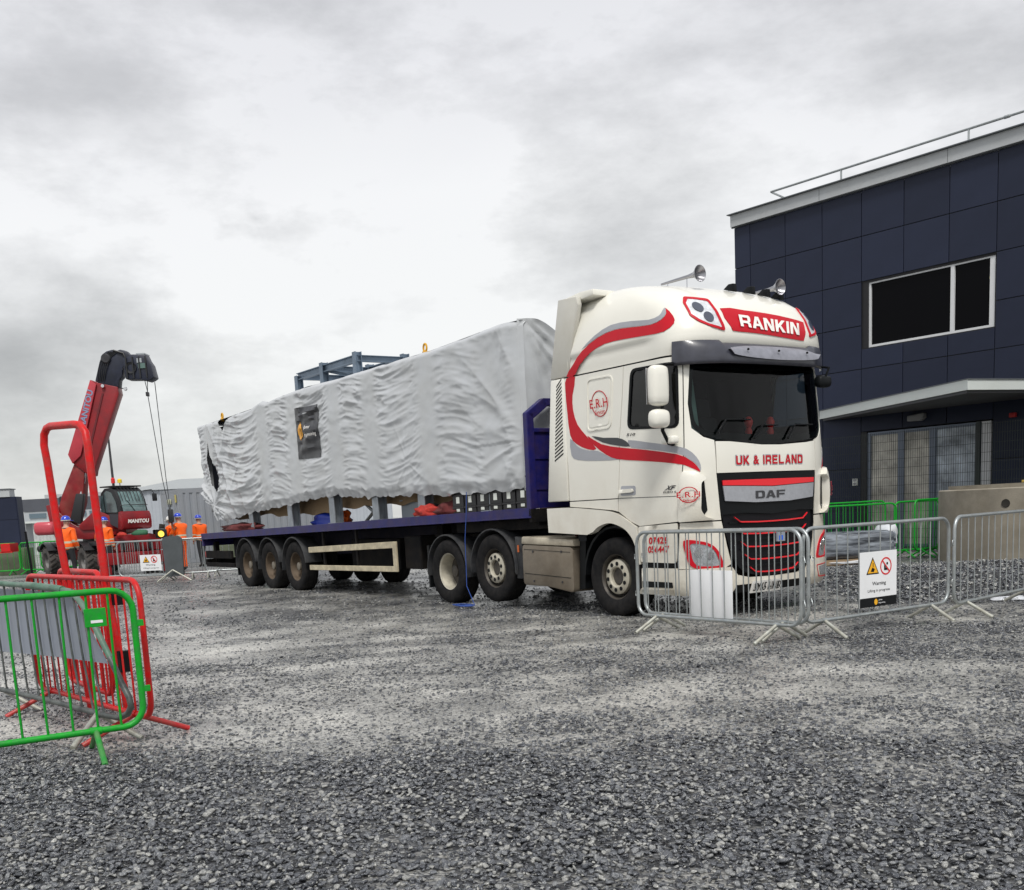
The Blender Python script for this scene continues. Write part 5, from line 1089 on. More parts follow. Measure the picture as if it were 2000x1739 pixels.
b=MB(); b.tube([(-0.552, 0.741, 1.013), (-0.533, 0.722, 0.588), (-0.487, 0.674, 0.161)],.0075,6); b.build('bar',wornd,DB,60)
b=MB(); b.tube([(-0.427, 0.61, 1.009), (-0.402, 0.584, 0.585), (-0.351, 0.53, 0.16)],.0075,6); b.build('bar',wornd,DB,60)
b=MB(); b.tube([(-0.306, 0.482, 1.006), (-0.275, 0.45, 0.582), (-0.219, 0.391, 0.159)],.0075,6); b.build('bar',wornd,DB,60)
b=MB(); b.tube([(-0.186, 0.356, 1.016), (-0.152, 0.32, 0.587), (-0.092, 0.257, 0.157)],.0075,6); b.build('bar',wornd,DB,60)
b=MB(); b.tube([(-0.093, 0.258, 0.913), (-0.043, 0.206, 0.533), (0.03, 0.128, 0.156)],.0075,6); b.build('bar',wornd,DB,60)
b=MB(); b.add([(-1.724, 2.035, 0.991), (-0.489, 0.734, 0.982), (-0.227, 0.457, 0.954), (-0.09, 0.313, 0.786), (0.07, 0.145, 0.559), (0.101, 0.112, 0.514), (-0.524, 0.77, 0.505), (-1.344, 1.634, 0.475), (-1.871, 2.19, 0.456), (-1.74, 2.066, 0.99), (-0.5, 0.76, 0.981), (-0.237, 0.482, 0.952), (-0.1, 0.338, 0.784), (0.061, 0.169, 0.557), (0.092, 0.136, 0.511), (-0.535, 0.797, 0.502), (-1.358, 1.663, 0.472), (-1.887, 2.221, 0.453)],[tuple(range(9)),tuple(range(17,8,-1))]+[(i,(i+1)%9,(i+1)%9+9,i+9) for i in range(9)]); b.build('board',gb,DB,0)
b=MB(); b.tube([(-0.041, 0.204, 0.167),(-0.1, -0.14, 0.0)],.02,8); b.build('leg',galvl,DB,60)
b=MB(); b.tube([(-0.041, 0.204, 0.167),(0.28, 0.09, 0.0)],.02,8); b.build('leg',galvl,DB,60)
b=MB(); b.tube([(-1.287, 1.516, 0.163),(-0.98, 1.45, 0.0)],.02,8); b.build('leg',galvl,DB,60)
# wrapped pallet, concrete ring and green barriers behind the lorry
GG='green crowd barriers'
barrier('green barrier just right of the lorry front, beneath the canopy',(5.75,21.35),14,grnp,nb=13,hooks=False,grp=GG,h=1.16)
barrier('green barrier angled before the glazed entrance, left of the pair',(8.02,22.1),25,grnp,nb=9,length=1.25,hooks=False,grp=GG,h=1.16)
barrier('green barrier touching the concrete ring',(8.30,21.75),42,grnp,nb=9,length=1.2,hooks=False,grp=GG,h=1.18)
barrier('green barrier in the rear row close to the mesh fence',(5.9,22.6),18,grnp,nb=13,hooks=False,grp=GG,h=1.2,length=2.5)
conc=mat('concrete',(.30,.27,.215),.8,var=.22,vs_=1.6,dirt_or_glint=((.17,.145,.10),.55,2.2),bump=.4,bs=25)
RG=thing('concrete_ring','large weathered concrete manhole ring standing on the gravel at the right edge','concrete ring',(10.52,20.6,-.1),0)
b=MB(); b.lathe([(1.75,0),(2.05,0),(2.05,1.43),(2.03,1.45),(1.75,1.45)],72,axis='z',closed=True); b.build('ring_wall',conc,RG,40)
b=MB(); b.lathe([(1.72,1.452),(1.98,1.452),(1.98,1.52),(1.72,1.52)],72,(.12,0,0),'z',closed=True); b.build('ring_lip',conc,RG,40)
a_=math.atan2(-1.35,-1.55); pd=Vector((math.cos(a_),math.sin(a_),0)); b=MB(); b.T=Matrix.Translation((pd*2.052)+Vector((0,0,1.17)))@pd.to_track_quat('X','Z').to_matrix().to_4x4(); b.lathe([(0,.003),(.06,.003),(.075,.006),(.08,-.01)],20,axis='x'); b.build('hole_shade_disc',mat('hole_dark',(.03,.027,.022),.9),RG)  # flat dark disc: the shade inside the hole is put into its colour
YP_=mat('board_yellow',(.60,.43,.08),.6,var=.2)
o=one('scaffold_board',YP_,None,'box',(0,-.11,0),(2.6,.11,.045),bevel=.006); o.location=(9.35,19.3,1.423); o.rotation_euler=(0,0,R(15)); tag(o,'yellow board lying across the top of the concrete ring','board')
PW=thing('wrapped_pallet','low stack of lengths in black stretch wrap with a white end, beside the lorry nose','wrapped pallet',(6.95,21.5,0),R(4))
vs=[];n1_,n2_=46,40
for i in range(n1_):
    x=-.85+1.62*i/(n1_-1)
    for j in range(n2_+1):
        a=2*PI*j/n2_; cs,sn=math.cos(a),math.sin(a); ry,rz_=.36,.27; k=(abs(cs)**5+abs(sn)**5)**(-1/5.); e=1 if 1<i<n1_-2 else .9
        d=1+.05*nz3(x*1.2,a*3,1)+.03*nz3(x*6,a*9,4); vs.append((x,ry*cs*k*d*e,.37+rz_*sn*k*d*e))
wr=mat('stretch_wrap',(.035,.04,.05),.2,var=.5,vs_=3,dirt_or_glint=((.45,.50,.56),.8,4.5),bump=.8,bs=9,aniso=(.35,3,3.5))  # pale stretched streaks are highlights painted into the wrap colour
grid_obj('wrapped_stack',vs,n1_,n2_+1,wr,PW)
bl=blob('wrap_end',mat('white_plastic',(.62,.64,.67),.35,bump=.5,bs=12),'', '',(.68,0,.36),(.20,.34,.30),4,3,.35,2.0,parent=PW)
bl=blob('wrap_end',mat('white_plastic',(.62,.64,.67)),'', '',(-.1,-.25,.02),(.85,.16,.05),6,3,.4,2.0,parent=PW,)
b=MB(); b.box((-.9,-.38,.0),(.75,-.28,.10)); b.box((-.9,.28,0),(.75,.38,.10)); b.build('bearer',mat('timber',(.28,.2,.12),.8),PW,0)
blob('plastic_scrap',mat('white_plastic',(.62,.64,.67)),'crumpled white plastic scrap on the gravel by the right barrier','litter',(6.15,13.05,gz(6.15,13.05)),(.22,.10,.035),4,3,.5,2.5)
# ================================================================== far left buildings and containers
ribm=mat('container_grey',(.26,.28,.31),.5,var=.10,vs_=1,dirt_or_glint=((.2,.17,.13),.25,2),bump=.05)
def ribbed(name,p0,p1,z0,z1,m,parent,pitch=.28,d=.035):
    p0=Vector(p0);p1=Vector(p1);L_=(p1-p0).length;u=(p1-p0)/L_;n=Vector((u.y,-u.x,0));k=int(L_/pitch);P=[]
    for i in range(k):
        a=i*pitch; P+= [p0+u*a,p0+u*(a+pitch*.3),p0+u*(a+pitch*.45)+n*d,p0+u*(a+pitch*.85)+n*d]
    P.append(p0+u*(k*pitch)); vs=[(p.x,p.y,z) for p in P for z in (z0,z1)]; fs=[(2*i,2*i+2,2*i+3,2*i+1) for i in range(len(P)-1)]
    b=MB(); b.add(vs,fs); return b.build(name,m,parent,0)
CT=thing('shipping_container','grey ribbed site container behind the group of workers','container',(-12.48,42,0),math.atan2(.55,.84))
ribbed('side_wall',(0.12,0,0),(6,0,0),.15,2.72,ribm,CT); ribbed('end_wall',(0,2.44,0),(0,.12,0),.15,2.72,ribm,CT,.2)
b=MB(); b.box((-.03,-.03,0),(.12,.12,2.87)); b.box((-.03,2.35,0),(.12,2.5,2.87)); b.box((.12,-.03,2.70),(6,.1,2.87)); b.box((0,.12,2.72),(.1,2.35,2.86)); b.box((.12,-.03,0),(6,.1,.15)); b.box((.1,.1,2.74),(6,2.44,2.84)); b.build('container_frame',ribm,CT,0)
b=MB(); b.box((-.06,.75,.2),(-.035,1.65,2.2)); dr=b.build('door',mat('door_grey',(.30,.33,.37),.5),CT,0); one('door_sign',mat('sign_blue',(.01,.03,.30),.4),dr,'box',(-.066,1.0,1.35),(-.061,1.35,1.85)); one('entry_lamp',mat('lamp_cream',(.5,.5,.35),.5),CT,'box',(-.14,1.0,2.3),(-.04,1.3,2.5),bevel=.02); one('wall_sticker',mat('sticker_yellow',(.5,.42,.1)),CT,'box',(-.068,.25,2.35),(-.06,.45,2.65))
SH=thing('warehouse','pale grey ribbed warehouse with a shallow pitched roof behind the container','building',(-20.2,60,0),R(8))
ribbed('side_wall',(0,0,0),(14,0,0),0,3.5,mat('warehouse_grey',(.40,.43,.47),.6,var=.05),SH,.4)
b=MB(); b.prism([(-.1,3.5),(-.1,3.62),(2.4,4.02),(14.2,4.0),(14.2,3.5)],-.2,9); b.build('roof',mat('warehouse_roof',(.50,.53,.55),.6),SH,0); b=MB(); b.box((0,.1,0),(14,9,3.49)); b.build('wall',mat('warehouse_grey',(.4,.43,.47)),SH,0)
LB_=thing('dark_building','dark panelled block with a pale parapet at the far left edge','building',(-21.45,48,0),R(6))
b=MB(); b.box((-9,0,0),(0,.7,3.1)); b.build('wall',clad,LB_,0)
for i in range(7):
    for z0,z1 in ((2.1,3.1),(1.05,2.1),(.0,1.05)): cpanel(-9+1.28*i,-9+1.28*(i+1),z0,z1,LB_,-.03)
one('parapet',fas,LB_,'box',(-9.05,-.08,3.1),(-.25,.6,3.42)); one('parapet_trim',mat('trim_dark',(.09,.10,.11)),LB_,'box',(-9.1,-.12,3.42),(-.2,.65,3.46))
MBD=thing('far_building','long low dark-fronted building with a window band behind the telehandler','building',(-33.6,76,0),R(-4))
b=MB(); b.box((0,0,3.0),(14,9,3.85)); b.build('wall',mat('far_dark',(.07,.075,.09),.6,var=.15,vs_=.6),MBD,0); b=MB(); b.box((0,.05,0),(14,9,2.99)); b.build('wall',mat('far_light',(.36,.38,.40),.6,var=.1,vs_=.6),MBD,0)
b=MB(); b.box((1.4,.5,3.86),(9,7,4.12)); b.build('roof_plant',fas,MBD,0); b=MB(); b.box((-.3,-1.2,2.18),(7.4,.0,2.32)); b.build('canopy',mat('canopy_white',(.6,.64,.62)),MBD,0)
for k in range(9): one('window',mat('far_glass',(.10,.14,.17),.2),MBD,'box',(.4+1.45*k,-.02,2.52),(1.6+1.45*k,.05,2.85))
ribbed('clad_strip',(1.0,-.9,0),(7,-.9,0),.0,2.17,mat('clad_cream',(.45,.47,.46),.6,var=.1),MBD,.5,.06)
LP=thing('lamp_post','tall thin grey lamp post rising behind the telehandler','lamp post',(-21.4,60,0),0)
b=MB(); b.tube([(0,0,0),(0,0,4),(0,0,7.1)],[.09,.075,.05],8); b.build('pole',steel,LP); b=MB(); b.tube([(0,0,7.08),(-.35,-.1,7.2)],.03,6); b.box((-.65,-.18,7.17),(-.28,-.02,7.24)); b.build('lantern',steel,LP)
BP=one('post',blackp,None,'tube',[(0,0,0),(-.06,0,1.5)],.035,8); BP.location=(-14.1,32,0); tag(BP,'thin black post standing before the pale cladding at far left','post')
blk=mat('block_green',(.10,.115,.075),.85,var=.3,vs_=2,bump=.3)
o=one('concrete_block',blk,None,'box',(-3.2,0,0),(0,1.0,.95),bevel=.03); o.location=(-17.2,38.6,0); o.rotation_euler=(0,0,R(5)); tag(o,'mossy green concrete block beyond the green barriers at far left','concrete block')
o=one('concrete_block',blk,None,'box',(0,0,0),(2.6,1.0,.95),bevel=.03); o.location=(-10.9,40.2,0); o.rotation_euler=(0,0,R(10)); tag(o,'mossy concrete block seen under the rear of the trailer','concrete block')
for k,(x,y,a) in enumerate(((-19.3,38.0,5),(-17.2,38.3,-32),(-16.9,39.2,30),(-16.6,38.7,-10),(-9.9,40.0,8))):
    barrier(['green barrier in front of the mossy block at far left','green barrier leaning out from the end of the mossy block','green barrier angled behind the telehandler rear wheel','green barrier nearest the telehandler rear tyre','green barrier beyond the rear of the trailer'][k],(x,y),a,grnp,length=2.1 if k in(0,4) else 1.3,nb=9,hooks=False,h=1.12,r=.025,grp=GG)
RT=thing('red_machine','red tubular machine guard at the far left edge','machine',(-17.0,34.5,0),0)
b=MB(); b.tube([(-1.2,0,.4),(-1.1,0,1.78),(-.35,0,1.80),(-.12,0,1.1),(-.05,0,.9)],.035,8); b.build('guard_tube',redp,RT); b=MB(); b.box((-1.6,-.3,.75),(-.55,.5,.98),bev=.06); b.box((-.5,.3,.86),(1.1,.36,.90)); b.box((.75,.3,.88),(1.05,.9,1.16)); b.build('machine_body',redp,RT)

# ================================================================== telehandler
TP=Vector((-12.4,34.6,0)); TE=thing('telehandler','red rotating telehandler crane with raised boom, black jib head and MANITOU cab','telehandler',TP,0)
OT=Matrix.Translation(-TP)
mred=mat('machine_red',(.24,.005,.009),.38,var=.15,vs_=1.6,dirt_or_glint=((.05,.012,.015),.5,2.5),coat=.1,bump=.05,spec=.4); mdk=mat('boom_dark',(.014,.018,.035),.42,var=.3,vs_=3,bump=.2,bs=15); mblk=mat('machine_black',(.012,.013,.015),.5,var=.2)
mrust=mat('machine_red_worn',(.19,.012,.016),.5,var=.35,vs_=2,dirt_or_glint=((.25,.11,.08),.4,2.2),spec=.3); mpink=mat('counterweight_red',(.50,.06,.08),.35,var=.1,coat=.3)
def tb(name,m,fn,*a,bevel=0,smooth=35,T=OT,par=None,**k):
    b=MB(); b.T=T; getattr(b,fn)(*a,**k); return b.build(name,m,par or TE,smooth,bevel)
# chassis frame: x forward (towards the viewer and right), y to its left
fwd=Vector((.63,-.777,0)); OC=OT@Matrix.Translation((-12.39,34.63,0))@Matrix.Rotation(math.atan2(-.777,.63),4,'Z')
tb('chassis','m' and mrust,'box',(-4.6,-.5,.48),(1.0,.5,.95),T=OC,bevel=.04); tb('chassis_deck',mblk,'box',(-4.9,-1.0,.95),(1.1,1.0,1.10),T=OC,bevel=.03)
tb('front_beam',mred,'box',(1.35,-1.18,.35),(1.55,1.18,.72),T=OC,bevel=.02); tb('front_plate',mred,'prism',[(-.75,.74),(-.60,1.20),(-.3,1.26),(.55,1.26),(.85,1.18),(.95,.74)],1.15,1.35,axis='x',T=OC,bevel=.02)
for y in (-.9,.9): tb('stabiliser_foot',mblk,'box',(1.3,y-.22,.0),(1.6,y+.22,.06),T=OC,bevel=.01); tb('stabiliser_leg',mred,'box',(1.38,y-.07,.05),(1.52,y+.07,.4),T=OC)
for y in (-.35,.05,.5): tb('hook_plate',mblk,'box',(1.36,y-.06,.78),(1.42,y+.06,1.08),T=OC,bevel=.01)
tb('work_lamp',mat('lamp_lit',(.8,.6,.1),.4,emit=((1,.62,.08),.7)),'lathe',[(0,.05),(.09,.04),(.10,0),(.07,-.06)],18,(1.38,.88,1.22),'x',T=OC); tb('lamp_housing',mblk,'box',(1.15,.70,1.08),(1.36,1.1,1.36),T=OC,bevel=.03)
def sblob(name,m,loc,size,seed): 
    o=blob(name,m,None,None,OT@Vector(loc),size,seed,2,.5,2.2,parent=TE); return o
sblob('sling',mat('strap_green',(.03,.12,.06),.8),(-11.25,33.4,1.22),(.28,.12,.12),4); sblob('sling',slingm,(-11.75,33.2,1.22),(.16,.10,.09),6); 
tb('paper_sheet',whitem,'box',(1.1,.45,1.37),(1.5,.95,1.375),T=OC)
for (x,y) in ((0,-1.0),(0,1.0),(-3.8,-1.0),(-3.8,1.0)):
    o=bpy.data.objects.new('wheel',None); link(o,TE); M_=OC@Matrix.Translation((x,y,.47)); o.matrix_basis=M_; r=.47
    b=MB(); b.lathe([(.24,-.16),(.3,-.20),(r*.9,-.20),(r,-.16),(r,.16),(r*.9,.20),(.3,.20),(.24,.16)],36,closed=True)
    for k in range(18):
        for sd in (-1,1):
            a=2*PI*(k+(.5 if sd>0 else 0))/18; cs,sn=math.cos(a),math.sin(a); c2,s2=math.cos(a+.12),math.sin(a+.12); c3,s3=math.cos(a+.22),math.sin(a+.22); c4,s4=math.cos(a+.34),math.sin(a+.34); R1,R0=r+.028,r-.02
            b.add([(R0*cs,sd*.20,R0*sn),(R0*c2,sd*.20,R0*s2),(R0*c4,0,R0*s4),(R0*c3,0,R0*s3),(R1*cs,sd*.19,R1*sn),(R1*c2,sd*.19,R1*s2),(R1*c4,0,R1*s4),(R1*c3,0,R1*s3)],[(4,5,6,7),(0,1,5,4),(1,2,6,5),(2,3,7,6),(3,0,4,7)])
    b.build('tyre',mat('tractor_tyre',(.045,.043,.042),.8,var=.25,vs_=6,dirt_or_glint=((.15,.13,.11),.5,5)),o,30)
    sd=-1 if y<0 else 1
    b=MB(); b.lathe([(.25,sd*.15),(.235,sd*.16),(.20,sd*.05),(.08,sd*.04),(.07,sd*.12),(0,sd*.13)],24); b.build('rim',mat('rim_grey',(.16,.155,.15),.6,var=.3),o)
    b=MB(); b.T=OC; pr=[(x+.60*math.cos(R(a)),.49+.60*math.sin(R(a))) for a in range(35,150,15)]; pi=[(x+.57*math.cos(R(a)),.49+.57*math.sin(R(a))) for a in range(140,34,-15)]; b.prism(pr+pi,y-.24,y+.24); b.build('mudguard',mblk,TE)
tb('rear_light_block',mblk,'box',(-4.95,-1.15,.78),(-4.2,-.6,1.0),T=OC,bevel=.08)
# turret
Y0=33.9
tb('turret',mred,'prism',[(-14.27,2.27),(-14.12,2.30),(-13.95,2.10),(-13.6,1.72),(-13.35,1.55),(-13.02,1.49),(-12.2,1.60),(-11.86,1.55),(-11.86,1.30),(-13.05,1.16),(-14.10,1.26),(-14.22,1.8)],Y0,Y0+1.1,bevel=.02)
tb('turret_side',mred,'prism',[(-13.3,1.60),(-12.75,2.05),(-12.45,1.95),(-11.9,1.62),(-11.9,1.45),(-13.2,1.45)],Y0-.06,Y0-.01,bevel=.01)
tb('turret_trim',mat('trim_pale',(.3,.22,.2),.5),'tube',[(-14.12,Y0-.01,2.30),(-13.95,Y0-.01,2.11),(-13.6,Y0-.01,1.73),(-13.35,Y0-.01,1.57),(-13.02,Y0-.01,1.50),(-12.7,Y0-.01,1.52)],.008,5)
tb('slew_ring',mblk,'lathe',[(0,0),(.75,0),(.75,.14),(0,.14)],30,(-12.9,35.1,1.10),'z')
o=tb('counterweight',mpink,'box',(-14.6,33.5,1.36),(-13.95,35.9,1.77),bevel=.12,smooth=60)
# boom
tb('boom_lower',mrust,'prism',[(-13.29,3.54),(-13.80,2.56),(-13.93,2.21),(-13.85,1.9),(-13.41,1.65),(-13.16,2.3),(-13.02,3.17),(-12.9,3.5)],34.05,34.45,bevel=.03)
tb('lift_cylinder',mblk,'prism',[(-13.33,2.60),(-13.08,2.58),(-13.28,1.65),(-13.62,1.75)],33.98,34.18,bevel=.03); tb('cylinder_rod',chrome,'tube',[(-13.22,34.08,2.5),(-12.95,34.2,3.5)],.05,10)
tb('boom_outer',mred,'prism',[(-12.48,6.01),(-12.25,5.90),(-11.68,5.76),(-11.66,5.55),(-12.68,3.28),(-12.72,3.12),(-12.82,3.10),(-13.33,3.54),(-13.42,3.79)],34.0,34.40,bevel=.02)
tb('boom_lit_face',mat('machine_red_lit',(.42,.035,.05),.4,var=.15),'prism',[(-12.47,6.0),(-12.30,5.86),(-13.02,3.75),(-13.30,3.52),(-13.41,3.79)],33.93,33.99,bevel=.005)  # paler red strip paints the boom's brighter left face
tb('groove_shade',mat('machine_shadow',(.12,.008,.012),.5),'prism',[(-12.17,5.6),(-12.12,5.58),(-12.72,3.9),(-12.77,3.93)],33.975,33.995)  # dark red strip laid on the boom paints the shade of a groove
t_=lettering('MANITOU',(-12.80,33.92,4.55),(.335,0,.94),(-.94,0,.335),1.18,.19,mat('letter_bluegrey',(.22,.28,.42),.4),'boom_text',TE,.03,out=0); t_.location=-TP
tb('boom_inner',mdk,'prism',[(-12.37,5.97),(-12.18,6.52),(-12.06,6.76),(-11.93,6.84),(-11.75,6.88),(-11.62,6.84),(-11.5,6.87),(-11.33,6.83),(-11.19,6.63),(-11.26,6.5),(-11.47,6.33),(-11.52,6.05),(-11.62,5.98),(-11.67,5.74),(-11.9,5.72)],34.05,34.38,bevel=.03)
for k in range(5):
    a=Vector((-12.28+.05*k,34.03,5.95)); b_2=Vector((-12.08+.07*k,34.03,6.66)); tb('hydraulic_hose',mblk,'tube',[a,(a+b_2)/2+Vector((-.03,-.03,0)),b_2,b_2+Vector((.25,0,.16))],.014,5)
tb('hydraulic_hose',mblk,'tube',[(-11.7,34.02,6.85),(-11.4,34.0,6.75),(-11.3,34.0,6.5),(-11.45,34.0,6.25)],.03,6)
tb('boom_sheave',steel,'lathe',[(0,-.03),(.12,-.03),(.15,0),(.12,.03),(0,.03)],18,(-11.95,34.0,6.62)); tb('boom_lamp',chrome,'lathe',[(0,-.05),(.05,-.05),(.06,0),(0,.01)],14,(-11.42,33.95,5.68),'y'); tb('lamp_arm',mblk,'tube',[(-11.68,34.1,5.74),(-11.45,33.98,5.69)],.015,5)
tb('boom_lamp',chrome,'lathe',[(0,-.05),(.05,-.05),(.06,0),(0,.01)],14,(-12.1,33.95,5.80),'y')
tb('jib_head',mdk,'prism',[(-11.37,6.58),(-11.2,6.63),(-11.13,6.68),(-10.70,6.66),(-10.64,6.50),(-10.55,6.35),(-10.48,5.97),(-10.6,5.90),(-10.70,5.87),(-10.9,5.93),(-11.2,5.94),(-11.35,5.95),(-11.38,6.2)],33.85,34.35,bevel=.03)
tb('winch_drum',mblk,'lathe',[(.17,-.3),(.17,-.27),(.11,-.26),(.11,.2),(.17,.21),(.17,.25)],22,(-11.15,34.1,6.28)); 
tb('head_plate',mat('plate_greygreen',(.10,.17,.15),.4),'box',(-10.92,33.82,6.25),(-10.66,33.84,6.40)); tb('head_plate',mat('plate_pale',(.35,.38,.40),.4),'box',(-10.95,33.82,6.42),(-10.80,33.84,6.55)); tb('head_cap',mat('plate_pale',(.35,.38,.40)),'box',(-10.98,33.9,6.67),(-10.72,34.4,6.71))
for k in range(4): tb('head_rib',mblk,'box',(-11.3+.2*k,33.80,5.97),(-11.26+.2*k,33.86,6.6))
cabm=mat('cable_grey',(.07,.075,.08),.5,.3)
tb('lifting_cable',cabm,'tube',[(-10.88,34.2,5.93),(-10.83,34.2,5.58)],.012,5); tb('lifting_cable',cabm,'tube',[(-10.80,34.2,5.93),(-10.83,34.2,5.58)],.012,5); tb('sheave_block',steel,'box',(-10.87,34.1,5.45),(-10.79,34.25,5.58),bevel=.015)
tb('lifting_cable',cabm,'tube',[(-10.83,34.2,5.45),(-10.66,34.25,2.9),(-10.55,34.3,1.95)],.013,5); tb('lifting_cable',cabm,'tube',[(-10.61,34.3,5.88),(-10.56,34.3,2.9),(-10.52,34.3,1.95)],.013,5)
tb('hook_block',mblk,'box',(-10.60,34.2,1.55),(-10.45,34.4,1.98),bevel=.04); tb('hook',mat('hook_rust',(.16,.08,.05),.7),'tube',[(-10.52,34.3,1.55),(-10.52,34.3,1.40),(-10.45,34.3,1.32),(-10.40,34.3,1.40)],.025,6)
# cab
OCB=OT@Matrix.Translation((-12.65,34.1,0))@Matrix.Rotation(math.atan2(-.607,.794),4,'Z'); Wc=1.0
pf=[(.0,1.82),(-.02,2.2),(.06,2.56),(.28,2.70),(.66,2.71),(.84,2.60),(.98,2.32),(1.06,1.97),(1.03,1.88),(1.0,1.40),(.52,1.55)]
tb('cab_shell',mblk,'prism',pf,.02,Wc-.02,T=OCB,bevel=.015)
gls=mat('cab_glass',(.055,.085,.09),.10,var=.5,vs_=2.2,spec=.9); glf=mat('cab_glass_front',(.12,.19,.19),.12,var=.6,vs_=3,spec=.9)
for sgy in (0,1):
    y0,y1=(.015,.005) if sgy==0 else (Wc-.015,Wc-.005)
    tb('side_window',gls,'prism',rpoly([(.05,1.98),(.05,2.45),(.18,2.50),(.22,1.96)],.03),y0,y1,T=OCB); tb('side_window',gls,'prism',rpoly([(.28,1.96),(.25,2.56),(.42,2.63),(.66,2.56),(.86,2.24),(.90,1.95)],.05),y0,y1,T=OCB)
tb('lower_door',mat('door_charcoal',(.035,.04,.05),.45),'prism',[(.03,1.84),(.52,1.57),(.97,1.42),(1.02,1.88),(.03,1.93)],.015,.005,T=OCB)
b=MB(); b.T=OCB; fr2=[(1.066,1.97),(.99,2.31),(.86,2.58)]
for i in range(2):
    (x0,z0),(x1,z1)=fr2[i],fr2[i+1]; b.add([(x0+.012,.09,z0),(x1+.012,.09,z1),(x1+.012,Wc-.09,z1),(x0+.012,Wc-.09,z0)],[(0,1,2,3)])
b.build('front_window',glf,TE)
for k in range(7): y=.14+.12*k; tb('roof_bar',mblk,'tube',[(.3,y,2.76),(.72,y,2.76),(.92,y,2.56),(1.04,y,2.28)],.012,5,T=OCB)
tb('roof_rack',mblk,'box',(.1,-.02,2.73),(.78,Wc+.02,2.77),T=OCB,bevel=.01); tb('front_rail',mblk,'tube',[(1.06,.02,2.15),(1.14,.1,2.16),(1.14,Wc-.1,2.16),(1.06,Wc-.02,2.15)],.012,5,T=OCB); tb('wiper',mblk,'tube',[(1.09,.5,1.98),(1.02,.3,2.3)],.01,5,T=OCB)
tb('mirror',mblk,'box',(1.02,Wc+.20,2.26),(1.08,Wc+.36,2.50),T=OCB,bevel=.02); tb('mirror_arm',mblk,'tube',[(.9,Wc,2.6),(.98,Wc+.25,2.62),(1.05,Wc+.28,2.48)],.014,5,T=OCB)
tb('cab_nose',mred,'prism',[(1.0,1.40),(1.14,1.44),(1.17,1.62),(1.15,1.86),(1.09,1.97),(1.03,1.97)],-.02,Wc+.02,T=OCB,bevel=.03); tb('cab_nose_side',mred,'prism',[(.86,1.42),(1.10,1.41),(1.12,1.60),(1.05,1.96),(.98,1.95)],-.025,.01,T=OCB,bevel=.01)
RM=OCB.to_3x3(); o=lettering('MANITOU',OCB@Vector((1.182,.14,1.60)),RM@Vector((0,1,0)),RM@Vector((-.05,0,1)),.76,.12,vwhite,'cab_text',TE,.04,.2,out=.012)
o2=tb('beacon',mat('beacon_red',(.65,.02,.02),.3),'lathe',[(0,0),(.06,0),(.06,.14),(.03,.17),(0,.17)],14,(.38,.3,2.86),'z',T=OCB); tb('beacon_stem',mblk,'tube',[(.38,.3,2.76),(.38,.3,2.87)],.015,5,T=OCB)
tb('beacon',mat('beacon_yellow',(.80,.60,.05),.3),'lathe',[(0,0),(.07,0),(.07,.10),(.035,.13),(0,.13)],14,(.55,.42,2.86),'z',T=OCB); tb('beacon_stem',mblk,'tube',[(.55,.42,2.76),(.55,.42,2.87)],.015,5,T=OCB)
tb('driver_seat',mblk,'box',(.35,.3,1.6),(.8,.7,1.9),T=OCB)
tb('hand_rail',mred,'tube',[(-.28,.0,1.75),(-.30,.0,2.45),(-.22,.0,2.48),(-.20,.0,1.7)],.016,5,T=OCB)
tb('engine_cover',mblk,'box',(-14.05,34.4,2.2),(-13.7,35.1,2.55),bevel=.05)
# ================================================================== people
skin=mat('skin',(.50,.28,.20),.6); hiv=mat('hivis_orange',(1.0,.13,.004),.55,var=.12,vs_=5,bump=.4,bs=7,emit=None); tape=mat('reflective_tape',(.62,.58,.42),.4,.2); trou=mat('trousers_black',(.014,.015,.018),.8,bump=.3,bs=12); boot=mat('boots_dark',(.03,.028,.025),.7)
helb=mat('helmet_blue',(.01,.045,.50),.25,coat=.5); helw=mat('helmet_white',(.75,.75,.73),.3,coat=.5)
def skinmesh(V,E,RA,root,mats,matf,name,par,sub=1):
    me=bpy.data.meshes.new('t'); me.from_pydata(V,E,[]); o=bpy.data.objects.new('t',me); C.objects.link(o)
    m1=o.modifiers.new('k','SKIN'); m1.use_smooth_shade=True; m2=o.modifiers.new('s','SUBSURF'); m2.levels=sub; m2.render_levels=sub
    for i,r in enumerate(RA): sv=me.skin_vertices[0].data[i]; sv.radius=(r,r) if not isinstance(r,tuple) else r; sv.use_root=(i==root)
    dg=bpy.context.evaluated_depsgraph_get(); n=bpy.data.meshes.new_from_object(o.evaluated_get(dg)); bpy.data.objects.remove(o); n.name=name; n.materials.clear()
    for m in mats: n.materials.append(m)
    for p in n.polygons: p.use_smooth=True; p.material_index=matf(p.center)
    q=bpy.data.objects.new(name,n); return link(q,par)
